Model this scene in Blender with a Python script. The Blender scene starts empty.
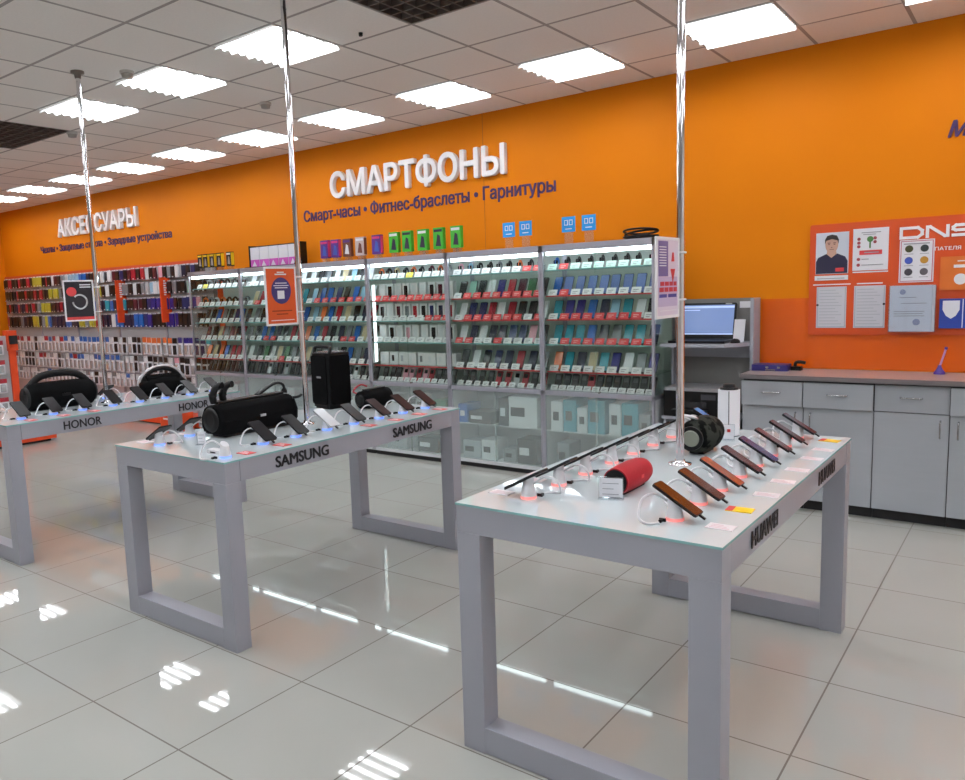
import bpy, math, random
from mathutils import Matrix, Vector, Euler
PI = math.pi
S = bpy.context.scene
COL = S.collection

# ------------------------------------------------------------------ colours and materials
def lin(c):
    r = []
    for v in c[:3]:
        v = v / 255.0
        r.append(v / 12.92 if v <= 0.04045 else ((v + 0.055) / 1.055) ** 2.4)
    return (r[0], r[1], r[2], 1.0)

MATS = {}
def mat(name, c, rough=0.5, metal=0.0, spec=0.5, emit=None, es=0.0, coat=0.0):
    if name in MATS: return MATS[name]
    m = bpy.data.materials.new(name); m.use_nodes = True
    b = m.node_tree.nodes['Principled BSDF']
    b.inputs['Base Color'].default_value = lin(c)
    b.inputs['Roughness'].default_value = rough
    b.inputs['Metallic'].default_value = metal
    b.inputs['Specular IOR Level'].default_value = spec
    b.inputs['Coat Weight'].default_value = coat
    if emit:
        b.inputs['Emission Color'].default_value = lin(emit)
        b.inputs['Emission Strength'].default_value = es
    MATS[name] = m
    return m

class NT:
    """small helper for node graphs"""
    def __init__(s, m):
        s.t = m.node_tree; s.n = s.t.nodes; s.l = s.t.links
    def new(s, typ, **kw):
        n = s.n.new(typ)
        for k, v in kw.items(): setattr(n, k, v)
        return n
    def math(s, op, a, b=None, c=None):
        n = s.n.new('ShaderNodeMath'); n.operation = op
        for i, v in enumerate((a, b, c)):
            if v is None: continue
            if isinstance(v, (int, float)): n.inputs[i].default_value = v
            else: s.l.new(v, n.inputs[i])
        return n.outputs[0]
    def mix(s, f, a, b):
        n = s.n.new('ShaderNodeMix'); n.data_type = 'RGBA'
        for sock, v in ((n.inputs[0], f), (n.inputs[6], a), (n.inputs[7], b)):
            if isinstance(v, (int, float)): sock.default_value = v
            elif isinstance(v, tuple): sock.default_value = v
            else: s.l.new(v, sock)
        return n.outputs[2]

def grid_mask(g, ox, oy, size, half):
    """1 on the joint lines of a square grid, object coordinates"""
    tc = g.new('ShaderNodeTexCoord'); sp = g.new('ShaderNodeSeparateXYZ')
    g.l.new(tc.outputs['Object'], sp.inputs[0])
    outs = []
    for ax, o in ((0, ox), (1, oy)):
        u = g.math('DIVIDE', g.math('SUBTRACT', sp.outputs[ax], o), size)
        f = g.math('ABSOLUTE', g.math('SUBTRACT', g.math('FRACT', u), 0.5))
        outs.append(g.math('GREATER_THAN', f, 0.5 - half / size))
    return g.math('MAXIMUM', outs[0], outs[1]), tc, sp

def floor_mat():
    m = mat('porcelain_tile', (201, 199, 188), 0.05, spec=0.45); g = NT(m); b = g.n['Principled BSDF']
    mask, tc, sp = grid_mask(g, -2.416, 1.474, 0.6, 0.0032)
    nz = g.new('ShaderNodeTexNoise'); nz.inputs['Scale'].default_value = 1.6; nz.inputs['Detail'].default_value = 3
    g.l.new(tc.outputs['Object'], nz.inputs['Vector'])
    base = g.mix(nz.outputs['Fac'], lin((179, 181, 175)), lin((191, 192, 186)))
    # a per-tile tone shift
    fx = g.math('FLOOR', g.math('DIVIDE', g.math('ADD', sp.outputs[0], 2.416), 0.6))
    fy = g.math('FLOOR', g.math('DIVIDE', g.math('SUBTRACT', sp.outputs[1], 1.474), 0.6))
    cb = g.new('ShaderNodeCombineXYZ'); g.l.new(fx, cb.inputs[0]); g.l.new(fy, cb.inputs[1])
    wn = g.new('ShaderNodeTexWhiteNoise'); g.l.new(cb.outputs[0], wn.inputs['Vector'])
    base = g.mix(g.math('MULTIPLY', wn.outputs['Value'], 0.25), base, lin((176, 172, 164)))
    col = g.mix(mask, base, lin((112, 106, 98)))
    g.l.new(col, b.inputs['Base Color'])
    g.l.new(g.math('ADD', g.math('MULTIPLY', mask, 0.5), 0.022), b.inputs['Roughness'])
    return m

def ceiling_mat():
    m = mat('mineral_ceiling_tile', (226, 220, 215), 0.9, spec=0.2); g = NT(m); b = g.n['Principled BSDF']
    mask, tc, sp = grid_mask(g, -4.965, 2.71, 0.6, 0.012)
    nz = g.new('ShaderNodeTexNoise'); nz.inputs['Scale'].default_value = 60
    g.l.new(tc.outputs['Object'], nz.inputs['Vector'])
    base = g.mix(nz.outputs['Fac'], lin((228, 223, 219)), lin((238, 233, 229)))
    g.l.new(g.mix(mask, base, lin((164, 158, 155))), b.inputs['Base Color'])
    return m

def noise_mat(name, c0, c1, scale, rough, stretch=(1, 1, 1), spec=0.5, hard=0.0):
    m = mat(name, c0, rough, spec=spec); g = NT(m); b = g.n['Principled BSDF']
    tc = g.new('ShaderNodeTexCoord'); mp = g.new('ShaderNodeMapping'); mp.inputs['Scale'].default_value = stretch
    g.l.new(tc.outputs['Object'], mp.inputs['Vector'])
    nz = g.new('ShaderNodeTexNoise'); nz.inputs['Scale'].default_value = scale; nz.inputs['Detail'].default_value = 4
    g.l.new(mp.outputs[0], nz.inputs['Vector'])
    fac = nz.outputs['Fac']
    if hard:
        mr = g.new('ShaderNodeMapRange'); mr.inputs['From Min'].default_value = .5 - hard; mr.inputs['From Max'].default_value = .5 + hard
        g.l.new(fac, mr.inputs['Value']); fac = mr.outputs['Result']
    g.l.new(g.mix(fac, lin(c0), lin(c1)), b.inputs['Base Color'])
    return m

def glass_mat(name, tint=(255, 255, 255), ior=1.35, haze=0.0, hazecol=(200, 210, 205)):
    """thin sheet of glass: clear, with a mirror reflection and optionally a frosted share"""
    m = bpy.data.materials.new(name); m.use_nodes = True; g = NT(m)
    g.n.remove(g.n['Principled BSDF']); out = g.n['Material Output']
    tr = g.new('ShaderNodeBsdfTransparent'); tr.inputs[0].default_value = lin(tint)
    gl = g.new('ShaderNodeBsdfGlossy'); gl.inputs['Roughness'].default_value = 0.02
    fr = g.new('ShaderNodeFresnel'); ge = g.new('ShaderNodeNewGeometry')
    g.l.new(g.math('ADD', g.math('MULTIPLY', ge.outputs['Backfacing'], 1 / ior - ior), ior), fr.inputs[0])
    mx = g.new('ShaderNodeMixShader'); g.l.new(fr.outputs[0], mx.inputs[0])
    body = tr.outputs[0]
    if haze:
        df = g.new('ShaderNodeBsdfDiffuse'); df.inputs[0].default_value = lin(hazecol)
        m2 = g.new('ShaderNodeMixShader'); m2.inputs[0].default_value = haze
        g.l.new(tr.outputs[0], m2.inputs[1]); g.l.new(df.outputs[0], m2.inputs[2]); body = m2.outputs[0]
    g.l.new(body, mx.inputs[1]); g.l.new(gl.outputs[0], mx.inputs[2]); g.l.new(mx.outputs[0], out.inputs[0])
    MATS[name] = m
    return m

M_floor = floor_mat(); M_ceil = ceiling_mat()
M_orange = noise_mat('orange_wall_paint', (216, 123, 8), (211, 118, 8), 3, 0.6, spec=0.12)
M_redor = mat('glossy_orange_sheet', (216, 92, 18), 0.12, spec=0.5)
M_board = mat('red_orange_board', (205, 78, 34), 0.25)
M_white_wall = mat('pale_wall_paint', (234, 230, 226), 0.8)
M_lam = noise_mat('grey_laminate', (158, 160, 170), (164, 165, 175), 8, 0.4, spec=0.4)
M_lam2 = noise_mat('cabinet_laminate', (160, 164, 170), (166, 170, 176), 3, 0.35, (1, 1, 12), spec=0.4)
M_wtop = noise_mat('worktop_laminate', (150, 138, 136), (170, 157, 154), 5, 0.3, (2, 16, 16))
M_edge = mat('worktop_edge', (110, 104, 106), 0.4)
M_dark = mat('dark_gap', (28, 27, 30), 0.6)
M_alu = mat('brushed_aluminium', (176, 176, 188), 0.38, 0.55)
M_steel = mat('handle_steel', (190, 190, 192), 0.25, 1.0)
M_chrome = mat('chrome', (228, 228, 232), 0.05, 1.0)
M_black = mat('black_plastic', (11, 11, 13), 0.4, spec=.3)
M_mesh = noise_mat('black_speaker_fabric', (6, 6, 7), (14, 14, 16), 220, 0.85, spec=0.1)
M_rub = mat('black_rubber', (17, 18, 20), 0.5, spec=.3)
M_camo = noise_mat('camouflage_fabric', (6, 7, 7), (52, 54, 49), 24, 0.85, spec=0.1, hard=.04)
M_redsp = noise_mat('red_speaker_fabric', (150, 16, 30), (172, 24, 40), 160, 0.6, spec=0.3)
M_cone = mat('grey_radiator', (126, 130, 118), 0.5)
M_wplast = mat('white_plastic', (232, 232, 236), 0.3)
M_silver = mat('silver_plastic', (205, 206, 210), 0.25, 0.5)
M_tabletop = noise_mat('back_painted_glass', (206, 220, 224), (222, 228, 232), 4, 0.03, spec=0.6)
M_teal = mat('glass_edge', (142, 192, 192), 0.15)
M_glass = glass_mat('clear_glass', (246, 250, 248))
M_shelfglass = glass_mat('shelf_glass', (240, 248, 244))
M_frost = glass_mat('frosted_glass', (250, 255, 253), 1.3, 0.18, (236, 246, 246))
M_acryl = glass_mat('clear_acrylic', (248, 250, 252), 1.4, 0.08, (235, 238, 242))
M_film = glass_mat('card_film', (250, 250, 250), 1.3, 0.35, (235, 236, 240))
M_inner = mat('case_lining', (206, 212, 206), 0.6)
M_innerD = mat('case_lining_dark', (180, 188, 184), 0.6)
M_tube = mat('lit_tube', (255, 255, 255), 0.5, emit=(246, 250, 255), es=20.0)
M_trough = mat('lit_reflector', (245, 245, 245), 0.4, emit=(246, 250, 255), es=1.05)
M_housing = mat('white_metal', (190, 186, 182), 0.5)
M_led = mat('led_strip', (255, 255, 255), 0.5, emit=(240, 250, 255), es=8.0)
M_strip = mat('led_strip_dim', (255, 255, 255), 0.5, emit=(240, 250, 255), es=2.2)
M_blueled = mat('blue_led', (150, 180, 255), 0.4, emit=(100, 140, 255), es=1.0)
M_redled = mat('red_led', (255, 170, 165), 0.4, emit=(255, 118, 110), es=.6)
M_screen_off = mat('black_screen', (22, 20, 24), 0.06, spec=0.7)
M_letter = mat('black_lettering', (22, 23, 30), 0.4)
M_wletter = mat('white_lettering', (240, 238, 240), 0.45)
M_pletter = mat('purple_lettering', (62, 32, 84), 0.5)
M_paper = mat('white_paper', (228, 228, 234), 0.6)
M_ink = mat('grey_print', (150, 152, 160), 0.7)
M_redpr = mat('red_print', (206, 60, 62), 0.6)
M_yelpr = mat('yellow_print', (244, 204, 30), 0.5)
M_orplas = mat('orange_plastic', (226, 74, 26), 0.35)
M_cream = mat('white_peg_panel', (186, 186, 190), 0.6)
M_lap = mat('laptop_screen', (60, 80, 130), 0.2, emit=(138, 164, 214), es=0.55)

def pm(name, c, rough=0.35, **k): return mat(name, c, rough, **k)

# ------------------------------------------------------------------ mesh builder
class MB:
    def __init__(s): s.v = []; s.f = []; s.m = []; s.sm = []
    def add(s, vs, fs, mi=0, M=None, smooth=False):
        o = len(s.v)
        for v in vs:
            v = Vector(v)
            s.v.append(M @ v if M else v)
        for f in fs:
            s.f.append([i + o for i in f]); s.m.append(mi); s.sm.append(smooth)
        return s
    def box(s, x0, x1, y0, y1, z0, z1, mi=0, M=None):
        vs = [(x, y, z) for z in (z0, z1) for y in (y0, y1) for x in (x0, x1)]
        return s.add(vs, [(0, 2, 3, 1), (4, 5, 7, 6), (0, 1, 5, 4), (1, 3, 7, 5), (3, 2, 6, 7), (2, 0, 4, 6)], mi, M)
    def rbox(s, x0, x1, y0, y1, z0, z1, r, mi=0, M=None, n=3, axis='z'):
        """box with its four edges along one axis rounded"""
        lim = {'x': ((y0, y1), (z0, z1), (x0, x1)), 'y': ((x0, x1), (z0, z1), (y0, y1)), 'z': ((x0, x1), (y0, y1), (z0, z1))}[axis]
        (a0, a1), (b0, b1), (c0, c1) = lim
        pts = []
        for cx, cy, st in ((a1 - r, b1 - r, 0), (a0 + r, b1 - r, 90), (a0 + r, b0 + r, 180), (a1 - r, b0 + r, 270)):
            for k in range(n + 1):
                t = math.radians(st + 90 * k / n); pts.append((cx + r * math.cos(t), cy + r * math.sin(t)))
        mk = {'x': lambda p, c: (c, p[0], p[1]), 'y': lambda p, c: (p[0], c, p[1]), 'z': lambda p, c: (p[0], p[1], c)}[axis]
        return s.loft([[mk(p, c0) for p in pts], [mk(p, c1) for p in pts]], mi, M)
    def loft(s, rings, mi=0, M=None, closed=True, caps=True, smooth=False):
        n = len(rings[0]); vs = [p for r in rings for p in r]; fs = []
        for i in range(len(rings) - 1):
            for j in range(n if closed else n - 1):
                k = (j + 1) % n
                fs.append((i * n + j, i * n + k, (i + 1) * n + k, (i + 1) * n + j))
        s.add(vs, fs, mi, M, smooth)
        if caps and closed:
            s.add(rings[0], [tuple(range(n))[::-1]], mi, M); s.add(rings[-1], [tuple(range(n))], mi, M)
        return s
    def cyl(s, p0, p1, r0, r1=None, n=16, mi=0, M=None, caps=True):
        r1 = r0 if r1 is None else r1
        p0 = Vector(p0); p1 = Vector(p1); d = (p1 - p0).normalized()
        a = d.orthogonal().normalized(); b = d.cross(a)
        rg = [[p + (a * math.cos(2 * PI * k / n) + b * math.sin(2 * PI * k / n)) * r for k in range(n)] for p, r in ((p0, r0), (p1, r1))]
        return s.loft(rg, mi, M, caps=caps, smooth=True)
    def lathe(s, prof, n=24, mi=0, M=None, ay=1.0):
        """prof: (radius, height) along local z"""
        rg = [[(r * math.cos(2 * PI * k / n), ay * r * math.sin(2 * PI * k / n), h) for k in range(n)] for r, h in prof]
        return s.loft(rg, mi, M, caps=True, smooth=True)
    def tube(s, pts, r, n=8, mi=0, M=None, fl=1.0, up=None):
        pts = [Vector(p) for p in pts]; rg = []
        ref = Vector(up) if up else Vector((0.13, 0.21, 1)).normalized()
        for i, p in enumerate(pts):
            d = (pts[min(i + 1, len(pts) - 1)] - pts[max(i - 1, 0)]).normalized()
            a = d.cross(ref)
            if a.length < 1e-4: a = d.orthogonal()
            a.normalize(); b = a.cross(d).normalized()
            rg.append([p + a * (r * math.cos(2 * PI * k / n)) + b * (r * fl * math.sin(2 * PI * k / n)) for k in range(n)])
        return s.loft(rg, mi, M, caps=True, smooth=True)
    def prism(s, poly, c0, c1, axis='y', mi=0, M=None):
        mk = {'x': lambda p, c: (c, p[0], p[1]), 'y': lambda p, c: (p[0], c, p[1]), 'z': lambda p, c: (p[0], p[1], c)}[axis]
        return s.loft([[mk(p, c0) for p in poly], [mk(p, c1) for p in poly]], mi, M)
    def mesh(s, name, mats, fix=True):
        me = bpy.data.meshes.new(name)
        me.from_pydata([tuple(v) for v in s.v], [], s.f)
        for m in (mats if isinstance(mats, (list, tuple)) else [mats]): me.materials.append(m)
        me.polygons.foreach_set('material_index', s.m)
        me.polygons.foreach_set('use_smooth', s.sm)
        if fix:
            import bmesh
            bm = bmesh.new(); bm.from_mesh(me); bmesh.ops.recalc_face_normals(bm, faces=bm.faces); bm.to_mesh(me); bm.free()
        me.update()
        return me
    def build(s, name, mats, parent=None, world=False, bevel=0.0):
        """world: the coordinates given are world ones (the parent is not rotated)"""
        if parent is not None and world:
            o = parent.location
            s.v = [v - o for v in s.v]
        ob = bpy.data.objects.new(name, s.mesh(name, mats)); COL.objects.link(ob)
        if parent is not None: ob.parent = parent
        if bevel:
            b = ob.modifiers.new('b', 'BEVEL'); b.width = bevel; b.segments = 2; b.limit_method = 'ANGLE'
        return ob

def bez(pts, n=8):
    """smooth path through points (Catmull-Rom)"""
    P = [Vector(p) for p in pts]; out = []
    for i in range(len(P) - 1):
        a, b, c, d = P[max(i - 1, 0)], P[i], P[i + 1], P[min(i + 2, len(P) - 1)]
        for k in range(n):
            t = k / n
            out.append(0.5 * ((2 * b) + (c - a) * t + (2 * a - 5 * b + 4 * c - d) * t * t + (3 * b - a - 3 * c + d) * t ** 3))
    out.append(P[-1])
    return out

def props(o, label=None, cat=None, group=None, kind=None):
    if label: o['label'] = label
    if cat: o['category'] = cat
    if group: o['group'] = group
    if kind: o['kind'] = kind
    return o
def thing(name, label, cat, loc=(0, 0, 0), rz=0, group=None):
    e = bpy.data.objects.new(name, None); COL.objects.link(e); e.empty_display_size = 0.05
    e.location = loc; e.rotation_euler = (0, 0, rz)
    return props(e, label, cat, group)
def inst(me, name, loc, rot=(0, 0, 0), label=None, cat=None, group=None, parent=None):
    o = bpy.data.objects.new(name, me); COL.objects.link(o); o.location = loc; o.rotation_euler = rot
    if parent is not None: o.parent = parent
    return props(o, label, cat, group)
def copy_tree(src, parent=None):
    c = src.copy(); COL.objects.link(c)
    if parent is not None: c.parent = parent
    for ch in list(src.children): copy_tree(ch, c)
    return c

def ordn(n):
    w = ['', 'first', 'second', 'third', 'fourth', 'fifth', 'sixth', 'seventh', 'eighth', 'ninth', 'tenth']
    if n <= 10: return w[n]
    return '%d%s' % (n, 'th' if 10 < n % 100 < 14 else {1: 'st', 2: 'nd', 3: 'rd'}.get(n % 10, 'th'))

from mathutils.geometry import tessellate_polygon
def glyph_loops(body, shear=0.0):
    """outlines of a text: list of (outer loop, [holes]) as 2-D points"""
    c = bpy.data.curves.new('t', 'FONT'); c.body = body; c.size = 1; c.shear = shear; c.resolution_u = 3; c.fill_mode = 'NONE'
    o = bpy.data.objects.new('t', c); COL.objects.link(o); bpy.context.view_layer.update()
    me = bpy.data.meshes.new_from_object(o.evaluated_get(bpy.context.evaluated_depsgraph_get()))
    bpy.data.objects.remove(o)
    nb = {}
    for e in me.edges:
        a, b = e.vertices; nb.setdefault(a, []).append(b); nb.setdefault(b, []).append(a)
    seen = set(); loops = []
    for st in range(len(me.vertices)):
        if st in seen or st not in nb: continue
        lp = [st]; seen.add(st); cur = nb[st][0]
        # follow the stored edge direction
        for e in me.edges:
            if e.vertices[0] == st: cur = e.vertices[1]; break
        while cur != st and cur not in seen:
            lp.append(cur); seen.add(cur)
            nx = [q for q in nb[cur] if q not in seen]
            if not nx: break
            cur = nx[0]
        if len(lp) > 2: loops.append([tuple(me.vertices[q].co[:2]) for q in lp])
    bpy.data.meshes.remove(me)
    def area(l): return sum(l[k - 1][0] * l[k][1] - l[k][0] * l[k - 1][1] for k in range(len(l))) / 2
    def inside(p, l):
        r = False
        for k in range(len(l)):
            (x1, y1), (x2, y2) = l[k - 1], l[k]
            if (y1 > p[1]) != (y2 > p[1]) and p[0] < (x2 - x1) * (p[1] - y1) / (y2 - y1) + x1: r = not r
        return r
    if not loops: return []
    def split(l):                                         # outlines that cross themselves become simple loops
        n = len(l)
        for i in range(n):
            for j in range(i + 2, n):
                if i == 0 and j == n - 1: continue
                (ax, ay), (bx, by), (cx, cy), (dx, dy) = l[i], l[(i + 1) % n], l[j], l[(j + 1) % n]
                den = (bx - ax) * (dy - cy) - (by - ay) * (dx - cx)
                if abs(den) < 1e-12: continue
                t = ((cx - ax) * (dy - cy) - (cy - ay) * (dx - cx)) / den; v = ((cx - ax) * (by - ay) - (cy - ay) * (bx - ax)) / den
                if 1e-6 < t < 1 - 1e-6 and 1e-6 < v < 1 - 1e-6:
                    X = (ax + t * (bx - ax), ay + t * (by - ay))
                    return split(l[:i + 1] + [X] + l[j + 1:]) + split([X] + l[i + 1:j + 1])
        return [l]
    loops = [q for l in loops for q in split(l) if len(q) > 2 and abs(area(q)) > 1e-6]
    within = lambda h, l: sum(inside(p, l) for p in h) > .8 * len(h)
    outs = []; holes = []
    for h in loops:
        par = [l for l in loops if l is not h and abs(area(l)) > abs(area(h)) and area(l) * area(h) < 0 and within(h, l)]
        if par: holes.append((h, min(par, key=lambda l: abs(area(l)))))
        else: outs.append((h, []))
    for h, par in holes:
        for o_, hs in outs:
            if o_ is par: hs.append(h)
    return outs
def xrange_of(L): xs = [p[0] for o, h in L for p in o]; return min(xs), max(xs)
def text_mesh(body, x0, x1, z0, z1, depth, fat=0.0, shear=0.0, name='lettering'):
    """text fitted into x0..x1, cap height z0..z1, local XZ plane facing -Y; fat thickens the strokes"""
    L = glyph_loops(body, shear); cap = [p[1] for p in glyph_loops('Н')[0][0]]
    h0 = min(0, min(cap)) - fat; h1 = max(p[1] for o, h in glyph_loops('Н') for p in o) + fat
    a, b = xrange_of(L); a -= fat; b += fat
    vs = []; fs = []
    ring = [(0, 0)] if not fat else [(fat * math.cos(2 * PI * k / 10), fat * math.sin(2 * PI * k / 10)) for k in range(10)]
    for k, (dx, dy) in enumerate(ring):
        for m_, (out, holes) in enumerate(L):
            dd = depth * (1 - .012 * k - .003 * (m_ % 3))
            P = lambda p, y: (x0 + (p[0] + dx - a) / (b - a) * (x1 - x0), y, z0 + (p[1] + dy - h0) / (h1 - h0) * (z1 - z0))
            polys = [out] + holes; flat = [p for l in polys for p in l]; o = len(vs)
            vs += [P(p, -dd) for p in flat]; n = len(flat)
            fs += [tuple(o + i for i in t_) for t_ in tessellate_polygon([[Vector((p[0], p[1], 0)) for p in l] for l in polys])]
            vs += [P(p, -.0002) for p in flat]; st = 0
            for l in polys:
                for q in range(len(l)):
                    i1, i2 = o + st + q, o + st + (q + 1) % len(l)
                    fs.append((i1, i2, i2 + n, i1 + n))
                st += len(l)
    me = bpy.data.meshes.new(name); me.from_pydata(vs, [], fs); me.validate(); me.update()
    return me
def text_obj(name, body, m, loc, rot, x0, x1, z0, z1, depth, parent=None, **k):
    me = text_mesh(body, x0, x1, z0, z1, depth, name=name, **k); me.materials.clear(); me.materials.append(m)
    for p in me.polygons: p.material_index = 0
    return inst(me, name, loc, rot, parent=parent)

# ------------------------------------------------------------------ setting
HC, WY, LX, RX, BY = 3.266, 6.226, -14.4, 4.2, -5.2
OX, OY = -4.965, 2.71
def struct(name, mb, m): return props(mb.build(name, m), kind='structure')
struct('floor', MB().box(LX, RX, BY, WY, -0.1, 0), M_floor)
struct('wall_back', MB().box(LX - 0.1, RX, WY, WY + 0.15, 0, HC + 0.3), M_orange)
struct('wall_left', MB().box(LX - 0.15, LX, BY, WY, 0, HC + 0.3), M_orange)
struct('wall_right', MB().box(RX, RX + 0.15, BY, WY, 0, HC + 0.3), M_white_wall)
struct('wall_front', MB().box(LX, RX, BY - 0.15, BY, 0, HC + 0.3), M_white_wall)
struct('trim_1', MB().box(-4.236, -4.233, WY - 0.002, WY, 1.9, HC), mat('wall_joint', (150, 84, 16), 0.6))
struct('trim_2', MB().box(-1.709, 1.2, WY - 0.002, WY, 0.967, 1.482), M_redor)
struct('trim_3', MB().box(LX, -8.38, WY - 0.02, WY, 2.12, 2.165), mat('rack_header', (196, 66, 26), 0.5))

lights = []
for j, cols in ((4, range(-15, 14, 2)), (1, (-13, -11, -9, -3, -1, 1, 7, 9, 11, 13)), (-2, range(-11, 14, 2)), (-5, range(-11, 14, 2)), (-8, range(-9, 12, 4))):
    for i in cols: lights.append((i, j))
grilles = [(3, 0), (4, 0), (3, 1), (4, 1), (-6, 0), (-5, 0), (-6, 1), (-5, 1)]
skip = set(lights) | set(grilles)
cb = MB()
i0, i1 = math.floor((LX - OX) / 0.6), math.ceil((RX - OX) / 0.6)
j0, j1 = math.floor((BY - OY) / 0.6), math.ceil((WY - OY) / 0.6)
for i in range(i0, i1):
    for j in range(j0, j1):
        if (i, j) in skip: continue
        xa, xb = max(LX, OX + .6 * i), min(RX, OX + .6 * (i + 1)); ya, yb = max(BY, OY + .6 * j), min(WY, OY + .6 * (j + 1))
        cb.add([(xa, ya, HC), (xb, ya, HC), (xb, yb, HC), (xa, yb, HC)], [(0, 3, 2, 1)])
struct('ceiling', cb, M_ceil)

# recessed four-tube ceiling lights
def make_light():
    t = thing('ceiling_light', 'x', 'ceiling light')
    h = MB(); a = 0.298
    for x0, x1, y0, y1 in ((-a, a, -a, -a + .012), (-a, a, a - .012, a), (-a, -a + .012, -a + .012, a - .012), (a - .012, a, -a + .012, a - .012)):
        h.box(x0, x1, y0, y1, -0.004, 0.09)
    h.box(-a, a, -a, a, 0.09, 0.1)
    h.build('housing', M_housing, t)
    r = MB(); w = (2 * a - 0.028) / 4
    for k in range(4):                                   # four arched troughs whose rims hang just below the ceiling
        yc = -a + 0.014 + w * (k + .5)
        rg = [[(x, yc + w * .5 * q, 0.016 - 0.042 * q * q) for q in (-1, -.8, -.55, -.28, 0, .28, .55, .8, 1)] for x in (-a + 0.006, a - 0.006)]
        r.loft(rg, 0, None, closed=False, caps=False, smooth=True)
    r.build('reflector', M_trough, t)
    for k in range(4):
        yc = -a + 0.014 + w * (k + .5)
        MB().cyl((-a + .02, yc, -0.004), (a - .02, yc, -0.004), 0.0135, n=10).build('tube', M_tube, t)
    return t
L0 = make_light()
def light_label(i, j):
    row = {4: 'row along the orange wall', 1: 'second row from the orange wall', -2: 'third row from the orange wall', -5: 'fourth row from the orange wall', -8: 'fifth row from the orange wall'}[j]
    cols = sorted([a for a, b in lights if b == j], reverse=True)
    return 'lit ceiling panel, %s from right in the %s' % (ordn(cols.index(i) + 1), row)
for n, (i, j) in enumerate(lights):
    o = L0 if n == 0 else copy_tree(L0)
    o.location = (OX + .6 * i + .3, OY + .6 * j + .3, HC)
    props(o, light_label(i, j), 'ceiling light', 'recessed ceiling lights')

for (gi, gj, lb) in ((3, 0, 'black open lattice ceiling grille beside the long chrome pole at top centre'), (-6, 0, 'black open lattice ceiling grille at the left edge above the accessories wall')):
    g = thing('ceiling_grille', lb, 'ceiling grille', (OX + .6 * gi, OY + .6 * gj, HC), group='black ceiling grilles')
    lat = MB()
    for k in range(13):
        c = min(max(k * 0.1, 0.005), 1.195)
        lat.box(c - .005, c + .005, 0, 1.2, 0, 0.05); lat.box(0, 1.2, c - .005, c + .005, 0, 0.05)
    lat.build('lattice', mat('lattice_brown', (92, 82, 78), 0.5), g)
    MB().box(-.0, 1.2, 0, 1.2, 0.22, 0.23).box(0, 1.2, 0, 0.01, 0.05, 0.22).box(0, 1.2, 1.19, 1.2, 0.05, 0.22).box(0, .01, 0, 1.2, .05, .22).box(1.19, 1.2, 0, 1.2, .05, .22).build('duct_box', mat('duct_dark', (22, 15, 14), 0.9), g)

for k, (x, y, lb) in enumerate(((-5.29, 4.53, 'small white smoke detector between two light rows near the middle pole'), (-7.42, 3.95, 'small white smoke detector at the corner of the left ceiling grille'), (-5.25, 3.24, 'small white smoke detector at the edge of a ceiling light near the left pole'))):
    d = thing('smoke_detector', lb, 'smoke detector', (x, y, HC), group='smoke detectors')
    MB().lathe([(0.05, 0), (0.05, -0.018)], 20).build('base', M_housing, d)
    MB().lathe([(0.042, -0.018), (0.036, -0.045), (0.015, -0.05)], 20).build('sensor_head', mat('detector_grey', (160, 154, 148), 0.5), d)
sp = thing('ceiling_sensor', 'tiny dark sensor in the ceiling tile left of the central black grille', 'sensor', (-3.498, 3.807, HC))
MB().lathe([(0.014, 0), (0.012, -0.02)], 12).build('body', M_black, sp)

# ------------------------------------------------------------------ wall lettering
def wall_text(body, m, x0, x1, z0, z1, depth, label, fat=0.0, shear=0.0):
    t = thing('wall_sign', label, 'wall sign', ((x0 + x1) / 2, WY, z0))
    words = body.split(' ') if ' ' in body else list(body)
    a, b = xrange_of(glyph_loops(body, shear)); pos = 0
    for w_ in words:                                      # every word (or big letter) is a piece of its own
        end = pos + len(w_)
        g = xrange_of(glyph_loops(w_, shear))
        r1 = xrange_of(glyph_loops(body[:end], shear))[1]; r0 = r1 - (g[1] - g[0]); sc = (x1 - x0) / (b - a)
        f_ = fat
        o = text_obj('letter' if len(w_) == 1 else 'word', w_, m, (-t.location.x, 0, -t.location.z), (0, 0, 0), x0 + (r0 - a - f_) * sc, x0 + (r1 - a + f_) * sc, z0, z1, depth, t, fat=f_, shear=shear)
        pos = end + (1 if ' ' in body else 0)
    return t
wall_text('СМАРТФОНЫ', M_wletter, -6.23, -3.98, 2.683, 2.962, 0.05, 'large white raised letters spelling СМАРТФОНЫ on the orange wall', fat=0.03)
wall_text('Смарт-часы • Фитнес-браслеты • Гарнитуры', M_pletter, -6.72, -3.47, 2.472, 2.6, 0.008, 'small purple lettering line beginning Смарт-часы below the big white word', fat=0.02)
wall_text('АКСЕССУАРЫ', M_wletter, -12.33, -10.1, 2.70, 2.975, 0.05, 'large white raised letters spelling АКСЕССУАРЫ at the left of the wall', fat=0.03)
wall_text('Чехлы • Защитные стёкла • Зарядные устройства', M_pletter, -13.02, -9.33, 2.49, 2.6, 0.008, 'small purple lettering line beginning Чехлы below the left white word', fat=0.02)
wall_text('М', M_pletter, -0.555, -0.435, 2.505, 2.612, 0.012, 'purple slanted letter М high on the orange wall at the right edge', shear=0.3, fat=0.03)

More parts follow.
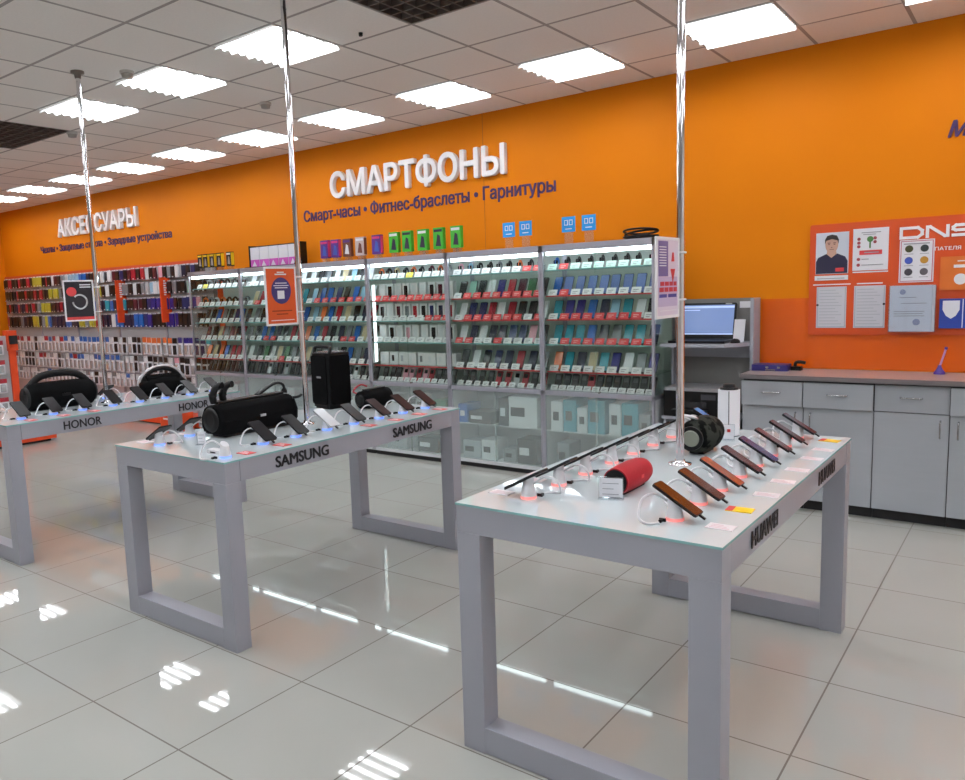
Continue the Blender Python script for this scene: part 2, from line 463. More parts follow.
# ------------------------------------------------------------------ display tables
TY0, TY1, TW, TH = 2.085, 3.865, 0.905, 0.9
def make_table(x0, brand, label, spans):
    x1 = x0 + TW
    t = thing('display_table', label, 'display table', (x0 + TW / 2, (TY0 + TY1) / 2, 0), group='grey display tables')
    top = TH - 0.008; lw, ld, ap = 0.093, 0.085, 0.095
    for ya in (TY0, TY1 - ld):
        for xa in (x0, x1 - lw):
            MB().box(xa, xa + lw, ya, ya + ld, 0, top - ap).build('leg', M_lam, t, True, 0.002)
        MB().box(x0 + lw, x1 - lw, ya, ya + ld, 0.004, 0.1).build('foot_rail', M_lam, t, True, 0.002)
        MB().box(x0, x1, ya, ya + ld, top - ap, top).build('end_beam', M_lam, t, True, 0.002)
    for xa in (x0 + 0.001, x1 - 0.021):
        MB().box(xa, xa + 0.02, TY0 + ld + .002, TY1 - ld - .002, top - ap, top).build('side_apron', M_lam, t, True, 0.001)
    MB().box(x0 + 0.02, x1 - 0.02, TY0 + ld, TY1 - ld, top - 0.03, top - 0.001).build('table_bed', M_lam, t, True)
    g = MB().box(x0 - .003, x1 + .003, TY0 - .003, TY1 + .003, top, TH)
    g.m = [0, 0, 1, 1, 1, 1]
    g.m[1] = 0
    g.build('glass_top', [M_tabletop, M_teal], t, True)
    for ya, yb in spans:
        o = text_obj('lettering', brand, M_letter, (x1 - t.location.x + .001, -t.location.y, 0), (0, 0, PI / 2), ya, yb, 0.817, 0.875, 0.003, t, fat=0.022 if brand != 'HONOR' else 0.012)
        o['label'] = 'black lettering %s' % ('near' if ya < 3 else 'far') + ' end of the apron'
    return t
TX = (-1.571, -3.768, -5.938)
make_table(TX[0], 'HUAWEI', 'grey display table at the right holding the red cylinder speaker', ((2.355, 2.645), (3.235, 3.525)))
make_table(TX[1], 'SAMSUNG', 'grey display table in the middle holding the tall black box speaker', ((2.378, 2.728), (3.23, 3.58)))
make_table(TX[2], 'HONOR', 'grey display table at the left holding the black boombox with round handle', ((2.44, 2.70), (3.305, 3.562)))

# chrome poles
for x, lb in ((-1.128, 'chrome pole rising from the right display table to the ceiling'), (-3.31, 'chrome pole rising from the middle display table to the ceiling'), (-5.487, 'chrome pole rising from the left display table to the ceiling')):
    p = thing('display_pole', lb, 'pole', (x, 3.0, TH), group='chrome poles')
    pr = MB(); n = 48
    pr.cyl((0, 0, 0.006), (0, 0, HC - TH - 0.02), 0.016, n=20).build('shaft', M_chrome, p)
    MB().lathe([(0.045, 0), (0.045, 0.006), (0.022, 0.01), (0.02, 0.02)], 24).build('base_flange', M_chrome, p)
    MB().lathe([(0.02, HC - TH - .05), (0.024, HC - TH - .02), (0.045, HC - TH - .015), (0.045, HC - TH)], 24).build('ceiling_flange', mat('flange_grey', (120, 112, 106), 0.4, 0.6), p)

# ------------------------------------------------------------------ posters hung on the poles
def poster(x, y, ang, zb, zt, w, label, art):
    """hangs beside a pole; local x runs from the pole to the far edge, front faces local -y"""
    t = thing('hanging_poster', label, 'poster', (x, y, zb), ang)
    h = zt - zb; g = 0.022; f = MB(); b = 0.011
    f.box(g, g + w, -.004, .004, 0, b).box(g, g + w, -.004, .004, h - b, h).box(g, g + b, -.004, .004, b, h - b).box(g + w - b, g + w, -.004, .004, b, h - b)
    f.build('frame', M_wplast, t, bevel=0.001)
    MB().box(g + b, g + w - b, -.002, .002, b, h - b).build('sheet', art['bg'], t)
    for zz in (h * 0.22, h * 0.82):
        c = MB(); c.box(-.016, g + .004, -.003, .003, zz - .004, zz + .004); c.tube([(0.019 * math.cos(a), 0.019 * math.sin(a), zz) for a in [PI * k / 8 for k in range(-8, 9)]], 0.004, 6)
        c.build('clip', M_wplast, t)
    art['draw'](t, g + b, g + w - b, b, h - b)
    return t
def bars(mb, rows, x0, x1, z0, z1):
    for (u0, u1, v0, v1) in rows:
        mb.box(x0 + (x1 - x0) * u0, x0 + (x1 - x0) * u1, -.0032, -.0022, z0 + (z1 - z0) * v0, z0 + (z1 - z0) * v1)
    return mb
def disc(mb, cx, cz, r, y=-.003, n=28, mi=0, th=.001, flat=0.0):
    pts = [(cx + r * math.cos(2 * PI * k / n), cz + max(-r + flat, r * math.sin(2 * PI * k / n))) for k in range(n)]
    return mb.prism(pts, y, y + th, 'y', mi)
# all posters show their printed side towards +X (they run from the pole towards -Y, local x reversed)
def flipx(fn):
    return fn
def art1(t, x0, x1, z0, z1):
    w, h = x1 - x0, z1 - z0
    X = lambda u: x1 - w * u if MIR else x0 + w * u
    bars(MB(), [(1 - .95 if MIR else .5, .45 if MIR else .95, .9, .93), (.05 if MIR else .5, .45 if MIR else .95, .84, .87)], x0, x1, z0, z1).build('headline', M_paper, t)
    bars(MB(), [(0, 1, 0, .075)], x0, x1, z0, z1).build('footer_band', M_redpr, t)
    disc(MB(), X(.24), z0 + h * .74, .033).build('round_badge', M_redpr, t)
    ring = MB(); cx, cz = X(.52), z0 + h * .47
    ring.tube([(cx + .047 * math.cos(a), -.004, cz + .05 * math.sin(a)) for a in [2 * PI * k / 24 for k in range(3, 25)]], 0.007, 6)
    ring.build('headset_picture', M_silver, t)
def art2(t, x0, x1, z0, z1):
    w, h = x1 - x0, z1 - z0
    mb = MB(); cx, cz = (x0 + x1) / 2, z0 + h * .6; r = w * .34
    pts = [(cx + r * math.cos(2 * PI * k / 28), cz + 1.12 * r * math.sin(2 * PI * k / 28)) for k in range(28)]
    mb.prism(pts, -.0032, -.0022, 'y').build('dark_round_field', mat('poster_navy', (56, 48, 112), .5), t)
    mb = MB()
    for a, b, c, d in ((.3, .7, .885, .91), (.38, .62, .925, .945), (.3, .7, .73, .745), (.24, .76, .685, .70), (.28, .72, .645, .66), (.4, .64, .45, .6)):
        mb.box(x0 + w * a, x0 + w * b, -.0045, -.0033, z0 + h * c, z0 + h * d)
    mb.build('white_bars', M_paper, t)
    mb = MB(); bars(mb, [(.15, .85, .22, .24), (.3, .7, .16, .18)], x0, x1, z0, z1).build('dark_print', mat('poster_brown', (120, 44, 18), .6), t)
    bars(MB(), [(.08, .9, .05, .065)], x0, x1, z0, z1).build('footer_line', M_paper, t)
def art3(t, x0, x1, z0, z1):
    w, h = x1 - x0, z1 - z0
    m = lambda u: 1 - u
    def bb(rows, name, mt):
        bars(MB(), [((1 - b), (1 - a), c, d) if MIR else (a, b, c, d) for a, b, c, d in rows], x0, x1, z0, z1).build(name, mt, t)
    bb([(.05, .95, .12, .515)], 'pale_field', mat('poster_lilac', (190, 176, 206), .5))
    bb([(.05, .5, .52, .985)], 'picture_field', mat('poster_blue', (112, 98, 150), .5))
    mb = MB(); cx = x0 + w * (.28 if MIR else .72)
    mb.prism([(cx - .022, z0 + h * .62), (cx, z0 + h * .44), (cx + .022, z0 + h * .62)], -.0045, -.0033, 'y').prism([(cx - .014, z0 + h * .72), (cx + .014, z0 + h * .72), (cx + .004, z0 + h * .84), (cx - .008, z0 + h * .84)], -.0045, -.0033, 'y')
    mb.build('red_shape', M_redpr, t)
    def b2(rows, name, mt):
        mb = MB()
        for a, b, c, d in rows:
            if MIR: a, b = 1 - b, 1 - a
            mb.box(x0 + w * a, x0 + w * b, -.0045, -.0034, z0 + h * c, z0 + h * d)
        mb.build(name, mt, t)
    b2([(.12, .3, .395, .45), (.34, .52, .395, .45), (.56, .72, .395, .45), (.76, .9, .395, .45), (.08, .28, .315, .375), (.32, .5, .315, .375), (.54, .72, .315, .375), (.76, .92, .315, .375)], 'red_words', mat('poster_red', (190, 50, 60), .6))
    b2([(.08, .42, .24, .285), (.5, .9, .24, .285)], 'blue_words', mat('poster_darkblue', (70, 66, 140), .6))
    b2([(.08, .4, .9 - k * .035, .912 - k * .035) for k in range(8)] + [(.08, .9, .06, .07)], 'white_lines', M_paper)
MIR = False
# local frame: x from pole to the far edge. Far edge lies towards -Y, printed face towards +X: rotate so local x -> -Y, local -y -> -X ; mirror by flipping the face
MIR = True
def poster_at(px, py, d, zb, zt, w, label, art):
    ang = math.atan2(d[1], d[0])
    t = poster(px, py, ang, zb, zt, w, label, art)
    for c in t.children:                                  # printed face onto the +X side
        c.data.transform(Matrix.Scale(-1, 4, (0, 1, 0))); c.data.flip_normals()
    return t
poster_at(-5.487, 3.0, (-.083, -.218), 1.508, 1.804, .205, 'white framed dark poster with a silver ring on the left pole', {'bg': mat('poster_black', (34, 30, 38), .3), 'draw': art1})
poster_at(-3.31, 3.0, (-.02, -.235), 1.472, 1.792, .212, 'white framed orange poster with a dark round field on the middle pole', {'bg': mat('poster_orange', (204, 84, 40), .3), 'draw': art2})
poster_at(-1.128, 3.0, (0, -.24), 1.492, 1.794, .225, 'white framed pale poster with red words on the right pole', {'bg': mat('poster_pale', (216, 208, 224), .3), 'draw': art3})

# ------------------------------------------------------------------ phone displays on the tables
TILT = math.radians(31)
def make_stand(led, lift):
    t = thing('phone_stand', 'x', 'phone stand')
    top = lambda x: .0465 + lift - .6 * (x - .006)
    n = 20; c = [(math.cos(2 * PI * k / n), math.sin(2 * PI * k / n)) for k in range(n)]
    rg = [[(.027 * a, .027 * b, .0095) for a, b in c], [(.0265 * a, .0265 * b, .016) for a, b in c], [(.0225 * a, .0225 * b, .034) for a, b in c], [(.019 * a, .019 * b, top(.019 * a)) for a, b in c]]
    MB().loft(rg, smooth=True).build('base', M_wplast, t)
    MB().lathe([(0.0274, 0.0), (0.0274, 0.0095)], 20).build('light_ring', led, t)
    h = lift
    cb_ = MB(); cb_.tube(bez([(-.018, 0, .036 + h), (-.06, -.02, .062 + h), (-.088, -.045, .045 + h), (-.085, -.075, .015), (-.05, -.095, .0045), (-.022, -.07, .0045)], 7), 0.004, 6); cb_.build('cable', M_wplast, t)
    MB().box(-.034, -.014, -.04, -.034, 0, .01).box(-.03, -.022, -.056, -.04, 0, .009).build('cable_clip', M_rub, t)
    return t
def make_phone(scr, label, group, plug=True, frame=None):
    t = thing('smartphone', label, 'smartphone', group=group)
    body = MB(); body.rbox(-.0795, .0795, -.037, .037, 0, .0085, .009); body.build('body', frame or M_rub, t)
    sc = MB(); sc.rbox(-.078, .078, -.0355, .0355, .0085, .0092, .008); sc.build('screen', scr, t)
    if plug: MB().box(.0795, .1, -.005, .005, .001, .007).build('plug', M_black, t)
    return t
PH = {k: pm('screen_' + k, c, .3 if k in ('black', 'wine') else .12, spec=.15 if k in ('black', 'wine') else .45) for k, c in dict(brown=(66, 30, 18), brown2=(70, 32, 16), amber=(150, 66, 22), maroon=(52, 20, 28), blue=(44, 42, 96), red=(84, 22, 24), slate=(44, 56, 76), black=(22, 20, 24), wine=(46, 22, 24), grey=(60, 60, 66), silver=(206, 210, 216), blueback=(60, 150, 226)).items()}  # brown and amber: the orange wall's reflection on black screens, put into the colour
YS = (2.275, 2.485, 2.69, 2.915, 3.125, 3.338, 3.555, 3.77)
ENDS = lambda k: 'nearest the camera' if k == 0 else '%s from the near end' % ordn(k + 1)
def place(proto, x, y, z, rz, label, tilt=0.0):
    o = proto
    o.location = (x, y, z); o.rotation_euler = Euler((0, tilt, rz), 'XYZ'); o['label'] = label
    return o
SB = make_stand(M_blueled, .015); SR = make_stand(M_redled, 0.016)
PHONES = {}
used = set()
NMS = {'brown': 'brown', 'brown2': 'dark brown', 'amber': 'amber', 'maroon': 'maroon', 'blue': 'dark blue', 'red': 'dark red', 'slate': 'slate blue', 'black': 'black', 'wine': 'wine black', 'grey': 'grey', 'silver': 'silver white', 'blueback': 'bright blue'}
ENDS = lambda k: 'nearest the camera' if k == 0 else '%s from near end' % ordn(k + 1)
def stand_and_phone(tab, side, k, x, y, led, scr, silver=False, phone=True, lab=None):
    rz = 0 if side == 'right' else PI
    src = SB if led == 'b' else SR
    s_ = src if led not in used else copy_tree(src); used.add(led)
    row = '%s edge of %s table' % (side, tab)
    s_.location = (x, y, TH); s_.rotation_euler = (0, 0, rz)
    props(s_, lab[0] if lab else 'white phone stand with %s ring, %s, %s' % ('blue' if led == 'b' else 'red', ENDS(k), row), 'phone stand', 'phone stands on the display tables')
    if not phone: return
    key = (scr, silver)
    if key not in PHONES:
        p = make_phone(PH[scr], 'x', None, frame=M_silver if silver else None); PHONES[key] = p
    else: p = copy_tree(PHONES[key])
    sg = 1 if side == 'right' else -1
    p.location = (x + sg * (.006 if led == 'r' else -.004), y, TH + .0472 + (.015 if led == 'b' else .016))
    roll_ = Matrix.Rotation(math.radians(-5), 3, 'X') if (side == 'right' and led == 'r') else Matrix.Identity(3)
    p.rotation_euler = (Matrix.Rotation(rz, 3, 'Z') @ Matrix.Rotation(TILT if side == 'right' else math.radians(28), 3, 'Y') @ roll_).to_euler()
    props(p, lab[1] if lab else '%s-screened smartphone on stand, %s, %s' % (NMS[scr], ENDS(k), row), 'smartphone', 'smartphones on the display tables')
for k, (y, sc) in enumerate(zip(YS, ('brown', 'brown2', 'amber', 'maroon', 'blue', 'red', 'maroon', 'slate'))):
    stand_and_phone('right', 'right', k, -.868, y - .008, 'r', sc)
for k, y in enumerate(YS[:7]):
    stand_and_phone('right', 'left', k, -1.385 + .003 * k, y - .018, 'r', 'blue' if k == 6 else 'black', False)
for k, (y, sc) in enumerate(zip(YS, ('', 'black', 'black', 'silver', 'black', 'wine', 'wine', 'wine'))):
    stand_and_phone('middle', 'right', k, -2.95 if k == 0 else -3.06, 2.16 if k == 0 else y - .012 * (k == 1), 'b', sc, sc == 'silver', k > 0)
for k in range(2): stand_and_phone('middle', 'left', k, -3.53 - .09 * k, (2.19, 2.43)[k], 'b', 'black')
for k, (y, sc) in enumerate(zip(YS, ('black',) * 8)):
    stand_and_phone('left', 'right', k, -5.25, y, 'b', sc)
for k in (0, 3, 4, 6): stand_and_phone('left', 'left', k, -5.72, YS[k], 'b', 'black')

# bright blue phone at the back of the right table
stand_and_phone('right', 'right', 8, -1.275, 3.75, 'r', 'blueback', lab=('white phone stand under the bright blue phone behind the right chrome pole', 'bright blue smartphone tilted near the far left corner of the right display table'))

# price cards lying on the tables
def card_mesh(c, key):
    mb = MB(); mb.box(-.04, .04, -.028, .028, 0, .0022, 0)
    if key == 'yellow':
        mb.box(-.04, -.018, -.028, .028, .0022, .0026, 1)
    else:
        for r in range(3): mb.box(-.03, .028 - .012 * r, -.018 + r * .014, -.013 + r * .014, .0022, .0026, 1)
    return mb.mesh('price_card', [mat('card_' + key, c, .4), M_redpr if key == 'yellow' else (M_paper if key == 'red' else mat('card_print_pink', (228, 196, 204), .5))])
CARDS = {'white': card_mesh((236, 228, 232), 'white'), 'yellow': card_mesh((246, 205, 20), 'yellow'), 'red': card_mesh((214, 52, 50), 'red')}
def cards(tab, rows, side='right'):
    for k, (key, x, y) in enumerate(rows):
        inst(CARDS[key], 'price_card', (x, y, TH + .0003), (0, 0, .1 * math.sin(7 * k)), '%s price card lying flat, %s, %s edge of %s table' % (key, ENDS(k), side, tab), 'price card', 'price cards lying on the tables')
cards('right', [('white', -.725, 2.26), ('yellow', -.733, 2.468), ('white', -.713, 2.69), ('white', -.713, 2.9), ('white', -.715, 3.11), ('white', -.714, 3.335), ('white', -.713, 3.535), ('yellow', -.73, 3.755)])
cards('right', [('white', -1.505, 2.27), ('white', -1.5, 2.49), ('white', -1.5, 2.7), ('white', -1.5, 2.91), ('white', -1.5, 3.12)], 'left')
cards('middle', [('red', -2.945, 2.275), ('red', -2.945, 2.495), ('red', -2.94, 3.12), ('red', -2.93, 3.336), ('red', -2.935, 3.558), ('red', -2.94, 3.765)])
cards('middle', [('white', -3.68, 2.2), ('white', -3.69, 2.45)], 'left')
cards('left', [('red', -5.12, 2.275), ('red', -5.12, 2.49), ('red', -5.12, 2.7)])

# white security box and card holder beside the bare stand on the middle table
t = thing('cable_hub', 'small white box lying on the near end of the middle display table', 'cable hub', (-3.07, 2.2, TH))
MB().rbox(-.05, .05, -.022, .022, 0, .02, .005).build('body', M_wplast, t); MB().box(-.02, .02, -.0225, -.022, .006, .012).build('socket', M_rub, t)

def tent_card(x, y, rz, w, h, label, logo):
    t = thing('price_card_holder', label, 'price card', (x, y, TH), rz)
    MB().box(-w / 2, w / 2, -.02, .012, 0, .003).box(-w / 2, w / 2, .006, .009, .003, h).build('holder', M_acryl, t)
    MB().box(-w / 2 + .004, w / 2 - .004, .0035, .0055, .006, h - .004).build('sheet', M_paper, t)
    mb = MB()
    if logo:
        mb.box(-.007, .007, .0022, .0034, h * .5, h * .5 + .014); mb.build('red_logo', M_redpr, t)
    else:
        for k in range(3): mb.box(-w * .34, w * (.3 - .2 * (k % 2)), .0022, .0034, h * (.2 + .25 * k), h * (.2 + .25 * k) + .0022)
        mb.build('print', M_ink, t)
tent_card(-1.136, 2.385, 0.35, .085, .075, 'white price card standing before the open end of the red speaker', False)
tent_card(-1.115, 3.57, 0.3, .052, .075, 'white card with red square logo before the white tower', True)
tent_card(-3.33, 2.30, 0.5, .05, .07, 'white price card standing by the near end of the long black boombox', False)

# ------------------------------------------------------------------ speakers
def rotY90(): return Matrix.Rotation(-PI / 2, 4, 'X')   # local z -> +Y
# red cylinder speaker
t = thing('red_speaker', 'red cylinder speaker with open black end lying on the right display table', 'speaker', (-1.14, 2.545, TH))
L, r = .115, .05
Mx = Matrix.Translation((0, 0, r)) @ rotY90()
prof = [(r * .9, -L + .004), (r * .97, -L * .75), (r, -L * .3), (r * 1.0, L * .3), (r * .95, L * .72), (r * .86, L * .93), (r * .7, L)]
MB().lathe(prof, 28, M=Mx).build('fabric_sleeve', M_redsp, t)
mb = MB(); mb.lathe([(r * .92, -L), (r * .92, -L + .008), ], 28, M=Mx); mb.build('end_ring', M_redsp, t)
mb = MB(); mb.lathe([(r * .84, -L - .001), (r * .5, -L - .0005)], 28, M=Mx); mb.build('passive_radiator', M_black, t)
mb = MB(); mb.lathe([(r * .45, -L - .006), (r * .42, -L - .001)], 28, M=Mx); mb.build('radiator_cap', M_rub, t)
MB().box(r * .96, r * 1.005, -.012, .012, r * .9, r * 1.15).build('badge', M_redpr, t)
MB().rbox(-.02, .02, -L * .8, L * .8, 0, .012, .008, axis='z').build('foot', M_rub, t)
# camouflage barrel speaker
t = thing('camouflage_speaker', 'dark camouflage barrel speaker with grey end disc behind the right pole', 'speaker', (-1.14, 3.285, TH))
L, r = .125, .077
Mx = Matrix.Translation((0, 0, r)) @ rotY90()
MB().lathe([(r * .62, -L), (r * .78, -L * .9), (r * .93, -L * .55), (r, -L * .05), (r * .97, L * .45), (r * .82, L * .85), (r * .66, L)], 30, M=Mx).build('fabric_barrel', M_camo, t)
MB().lathe([(r * .64, -L - .006), (r * .66, -L + .002)], 30, M=Mx).build('end_ring', M_black, t)
MB().lathe([(r * .4, -L - .012), (r * .46, -L - .0055)], 30, M=Mx).build('end_disc', M_cone, t)
MB().box(-.03, .03, -L * .5, L * .5, 0, .01).build('foot', M_rub, t)
mb = MB(); mb.tube(bez([(-.03, -.06, 1.85 * r), (-.05, -.1, 2.1 * r), (-.035, -.13, 2.25 * r), (0, -.11, 2.15 * r), (-.0, -.06, 1.95 * r)], 6), .006, 8); mb.build('strap_loop', M_wplast, t)
# white tower
t = thing('white_tower_speaker', 'white four-sided tower with black cap at the back of the right display table', 'speaker', (-1.15, 3.68, TH), math.radians(62))
mb = MB(); mb.rbox(-.037, .037, -.037, .037, 0.004, .222, .008); mb.build('body', mat('tower_white', (244, 245, 250), .35), t)
mb = MB(); mb.lathe([(.042, .222), (.04, .229), (.034, .231)], 24); mb.lathe([(.03, .231), (.026, .246), (.015, .248)], 24); mb.build('cap', M_black, t)
MB().box(-.034, .034, -.034, .034, 0, .004).build('foot', M_rub, t)
MB().box(-.0365, -.0335, -.0365, -.0335, .01, .218).build('corner_seam', mat('seam_grey', (96, 98, 104), .5), t)

# long boombox with strap (middle table)
t = thing('strap_boombox', 'long black boombox with shoulder strap lying on the middle display table', 'boombox', (-3.44, 2.715, TH))
L, r = .265, .092
sec = [(-.085, .012), (-.108, .05), (-.105, .105), (-.07, .165), (.03, .178), (.07, .15), (.095, .09), (.09, .03), (.07, .012)]
rg = [[(x * k_, y, .095 + (z - .095) * k_) for x, z in sec] for y, k_ in ((-L, .84), (-L * .95, .97), (-L * .85, 1), (L * .85, 1), (L * .95, .97), (L, .84))]
MB().loft(rg).build('body', M_mesh, t, bevel=.012)
Mx = Matrix.Translation((-.005, 0, .095)) @ rotY90()
for s in (-1, 1):
    MB().lathe([(.066, s * (L + .001)), (.06, s * (L + .012)), (.03, s * (L + .008))], 30, M=Mx).build('passive_radiator', M_black, t)
MB().rbox(-.055, .01, -L * .85, L * .85, .174, .188, .006, axis='y').build('top_rail', M_rub, t)
MB().box(-.06, .06, -L * .84, L * .84, 0.0, .013).build('foot', M_rub, t)
MB().box(.088, .098, -.018, .018, .085, .098).build('badge', M_silver, t)
for dy in (-L * .84, -L * .6):
    mb = MB(); mb.tube(bez([(-.03, dy, .18), (-.03, dy - .006, .215), (-.02, dy + .006, .255), (-.005, dy + .022, .27), (.01, dy + .03, .272)], 6), .025, 10, fl=.75); mb.build('strap_hook', M_black, t)
mb = MB(); mb.tube(bez([(-.03, L * .25, .186), (-.035, L * .5, .215), (-.02, L * .72, .24), (-.01, L * .86, .235), (-.005, L * .92, .21), (0, L * .9, .18)], 7), .02, 8, fl=.4); mb.build('shoulder_strap', M_black, t)
mb = MB(); mb.tube(bez([(.07, L * .9, .155), (.085, L * 1.02, .158), (.08, L * 1.12, .165)], 5), .008, 6); mb.build('strap_end', M_black, t)

# tall box speaker (middle table)
t = thing('tall_box_speaker', 'tall black box speaker with top handle on the middle display table', 'speaker', (-3.66, 3.55, TH), math.radians(-8))
mb = MB(); mb.rbox(-.09, .09, -.095, .095, .012, .36, .025); mb.build('cabinet', M_black, t)
mb = MB(); mb.rbox(-.08, .08, -.102, -.094, .03, .345, .02, axis='y'); mb.build('front_grille', M_mesh, t)
mb = MB(); mb.rbox(.089, .097, -.08, .08, .03, .345, .02, axis='x'); mb.build('side_grille', M_mesh, t)
MB().rbox(-.082, .082, -.085, .085, .36, .366, .03).build('control_panel', mat('panel_grey', (70, 70, 76), .25), t)
mb = MB(); mb.tube(bez([(-.082, -.07, .355), (-.082, -.06, .39), (-.05, -.055, .4), (.05, -.055, .4), (.082, -.06, .39), (.082, -.07, .355)], 6), .011, 8); mb.build('handle', M_rub, t)
MB().box(-.02, .025, -.1035, -.102, .2, .212).build('badge', M_silver, t)
MB().box(-.075, .075, -.08, .08, 0, .012).build('foot', M_rub, t)
# small oblong speaker with red strap (middle table)
t = thing('small_oblong_speaker', 'small black oblong speaker with red strap at the far end of the middle display table', 'speaker', (-3.40, 3.67, TH))
L, r = .135, .06
Mx = Matrix.Translation((0, 0, r)) @ rotY90()
MB().lathe([(r * .7, -L), (r * .95, -L * .9), (r * 1.02, -L * .4), (r * 1.02, L * .4), (r * .95, L * .9), (r * .7, L)], 26, M=Mx).build('body', M_mesh, t)
for s in (-1, 1): MB().lathe([(r * .66, s * (L + .001)), (r * .5, s * (L + .008))], 26, M=Mx).build('passive_radiator', M_black, t)
MB().rbox(-.02, .02, -L * .7, L * .7, 1.9 * r, 2.08 * r, .01, axis='z').build('top_rail', M_rub, t)
mb = MB(); mb.tube(bez([(-.02, -L * .75, 1.5 * r), (-.06, -L * .95, 1.9 * r), (-.05, -L * .55, 2.5 * r), (-.02, -L * .3, 2.3 * r)], 6), .006, 6); mb.build('strap', mat('strap_red', (170, 50, 60), .5), t)
MB().box(-.03, .03, -L * .6, L * .6, 0, .008).build('foot', M_rub, t)

# big boombox with integrated handle (left table)
t = thing('handle_boombox', 'big black boombox with thick integrated handle on the left display table', 'boombox', (-5.56, 2.69, TH))
L, r = .235, .095
Mx = Matrix.Translation((0, 0, r)) @ rotY90()
MB().lathe([(r * .8, -L), (r * .98, -L * .93), (r * 1.04, -L * .5), (r * 1.06, 0), (r * 1.04, L * .5), (r * .98, L * .93), (r * .8, L)], 30, M=Mx).build('body', M_mesh, t)
for s in (-1, 1):
    MB().lathe([(r * .8, s * (L + .001)), (r * .74, s * (L + .014)), (r * .3, s * (L + .006))], 30, M=Mx).build('passive_radiator', M_rub, t)
mb = MB(); mb.tube(bez([(0, -L * .98, r * 1.2), (0, -L * .9, r * 1.75), (0, -L * .55, r * 2.45), (0, 0, r * 2.62), (0, L * .55, r * 2.45), (0, L * .9, r * 1.75), (0, L * .98, r * 1.2)], 8), .026, 10, fl=.62, up=(1, 0, 0)); mb.build('handle', M_rub, t)
MB().box(-.04, .04, -L * .7, L * .7, 0, .01).build('foot', M_rub, t)
MB().box(r * 1.04, r * 1.08, -.03, .03, r * .95, r * 1.15).build('badge', M_black, t)
# arc handle speaker (left table)
t = thing('arc_handle_speaker', 'black wide speaker with silver arc handle at the far end of the left display table', 'speaker', (-5.46, 3.45, TH))
L, r = .20, .075
Mx = Matrix.Translation((0, 0, r)) @ rotY90()
MB().lathe([(r * .45, -L), (r * .8, -L * .85), (r * 1.0, -L * .5), (r * 1.08, 0), (r * 1.0, L * .5), (r * .8, L * .85), (r * .45, L)], 30, M=Mx).build('body', M_mesh, t)
mb = MB(); mb.rbox(-.045, .045, -L * .72, L * .72, r * 1.2, r * 2.25, .04, axis='y'); mb.build('upper_body', M_mesh, t)
arc = [(0, -L * 1.02 * math.cos(a), r * 1.0 + .15 * math.sin(a)) for a in [PI * k / 24 for k in range(25)]]
MB().tube(arc, .017, 10, fl=.45, up=(1, 0, 0)).build('handle', M_silver, t)
mb = MB(); mb.tube([(0, y * .9, z - .012) for _, y, z in arc[3:-3]], .02, 8, fl=.6, up=(1, 0, 0)); mb.build('inner_arc', M_black, t)
MB().box(-.03, .03, -L * .6, L * .6, 0, .01).build('foot', M_rub, t)

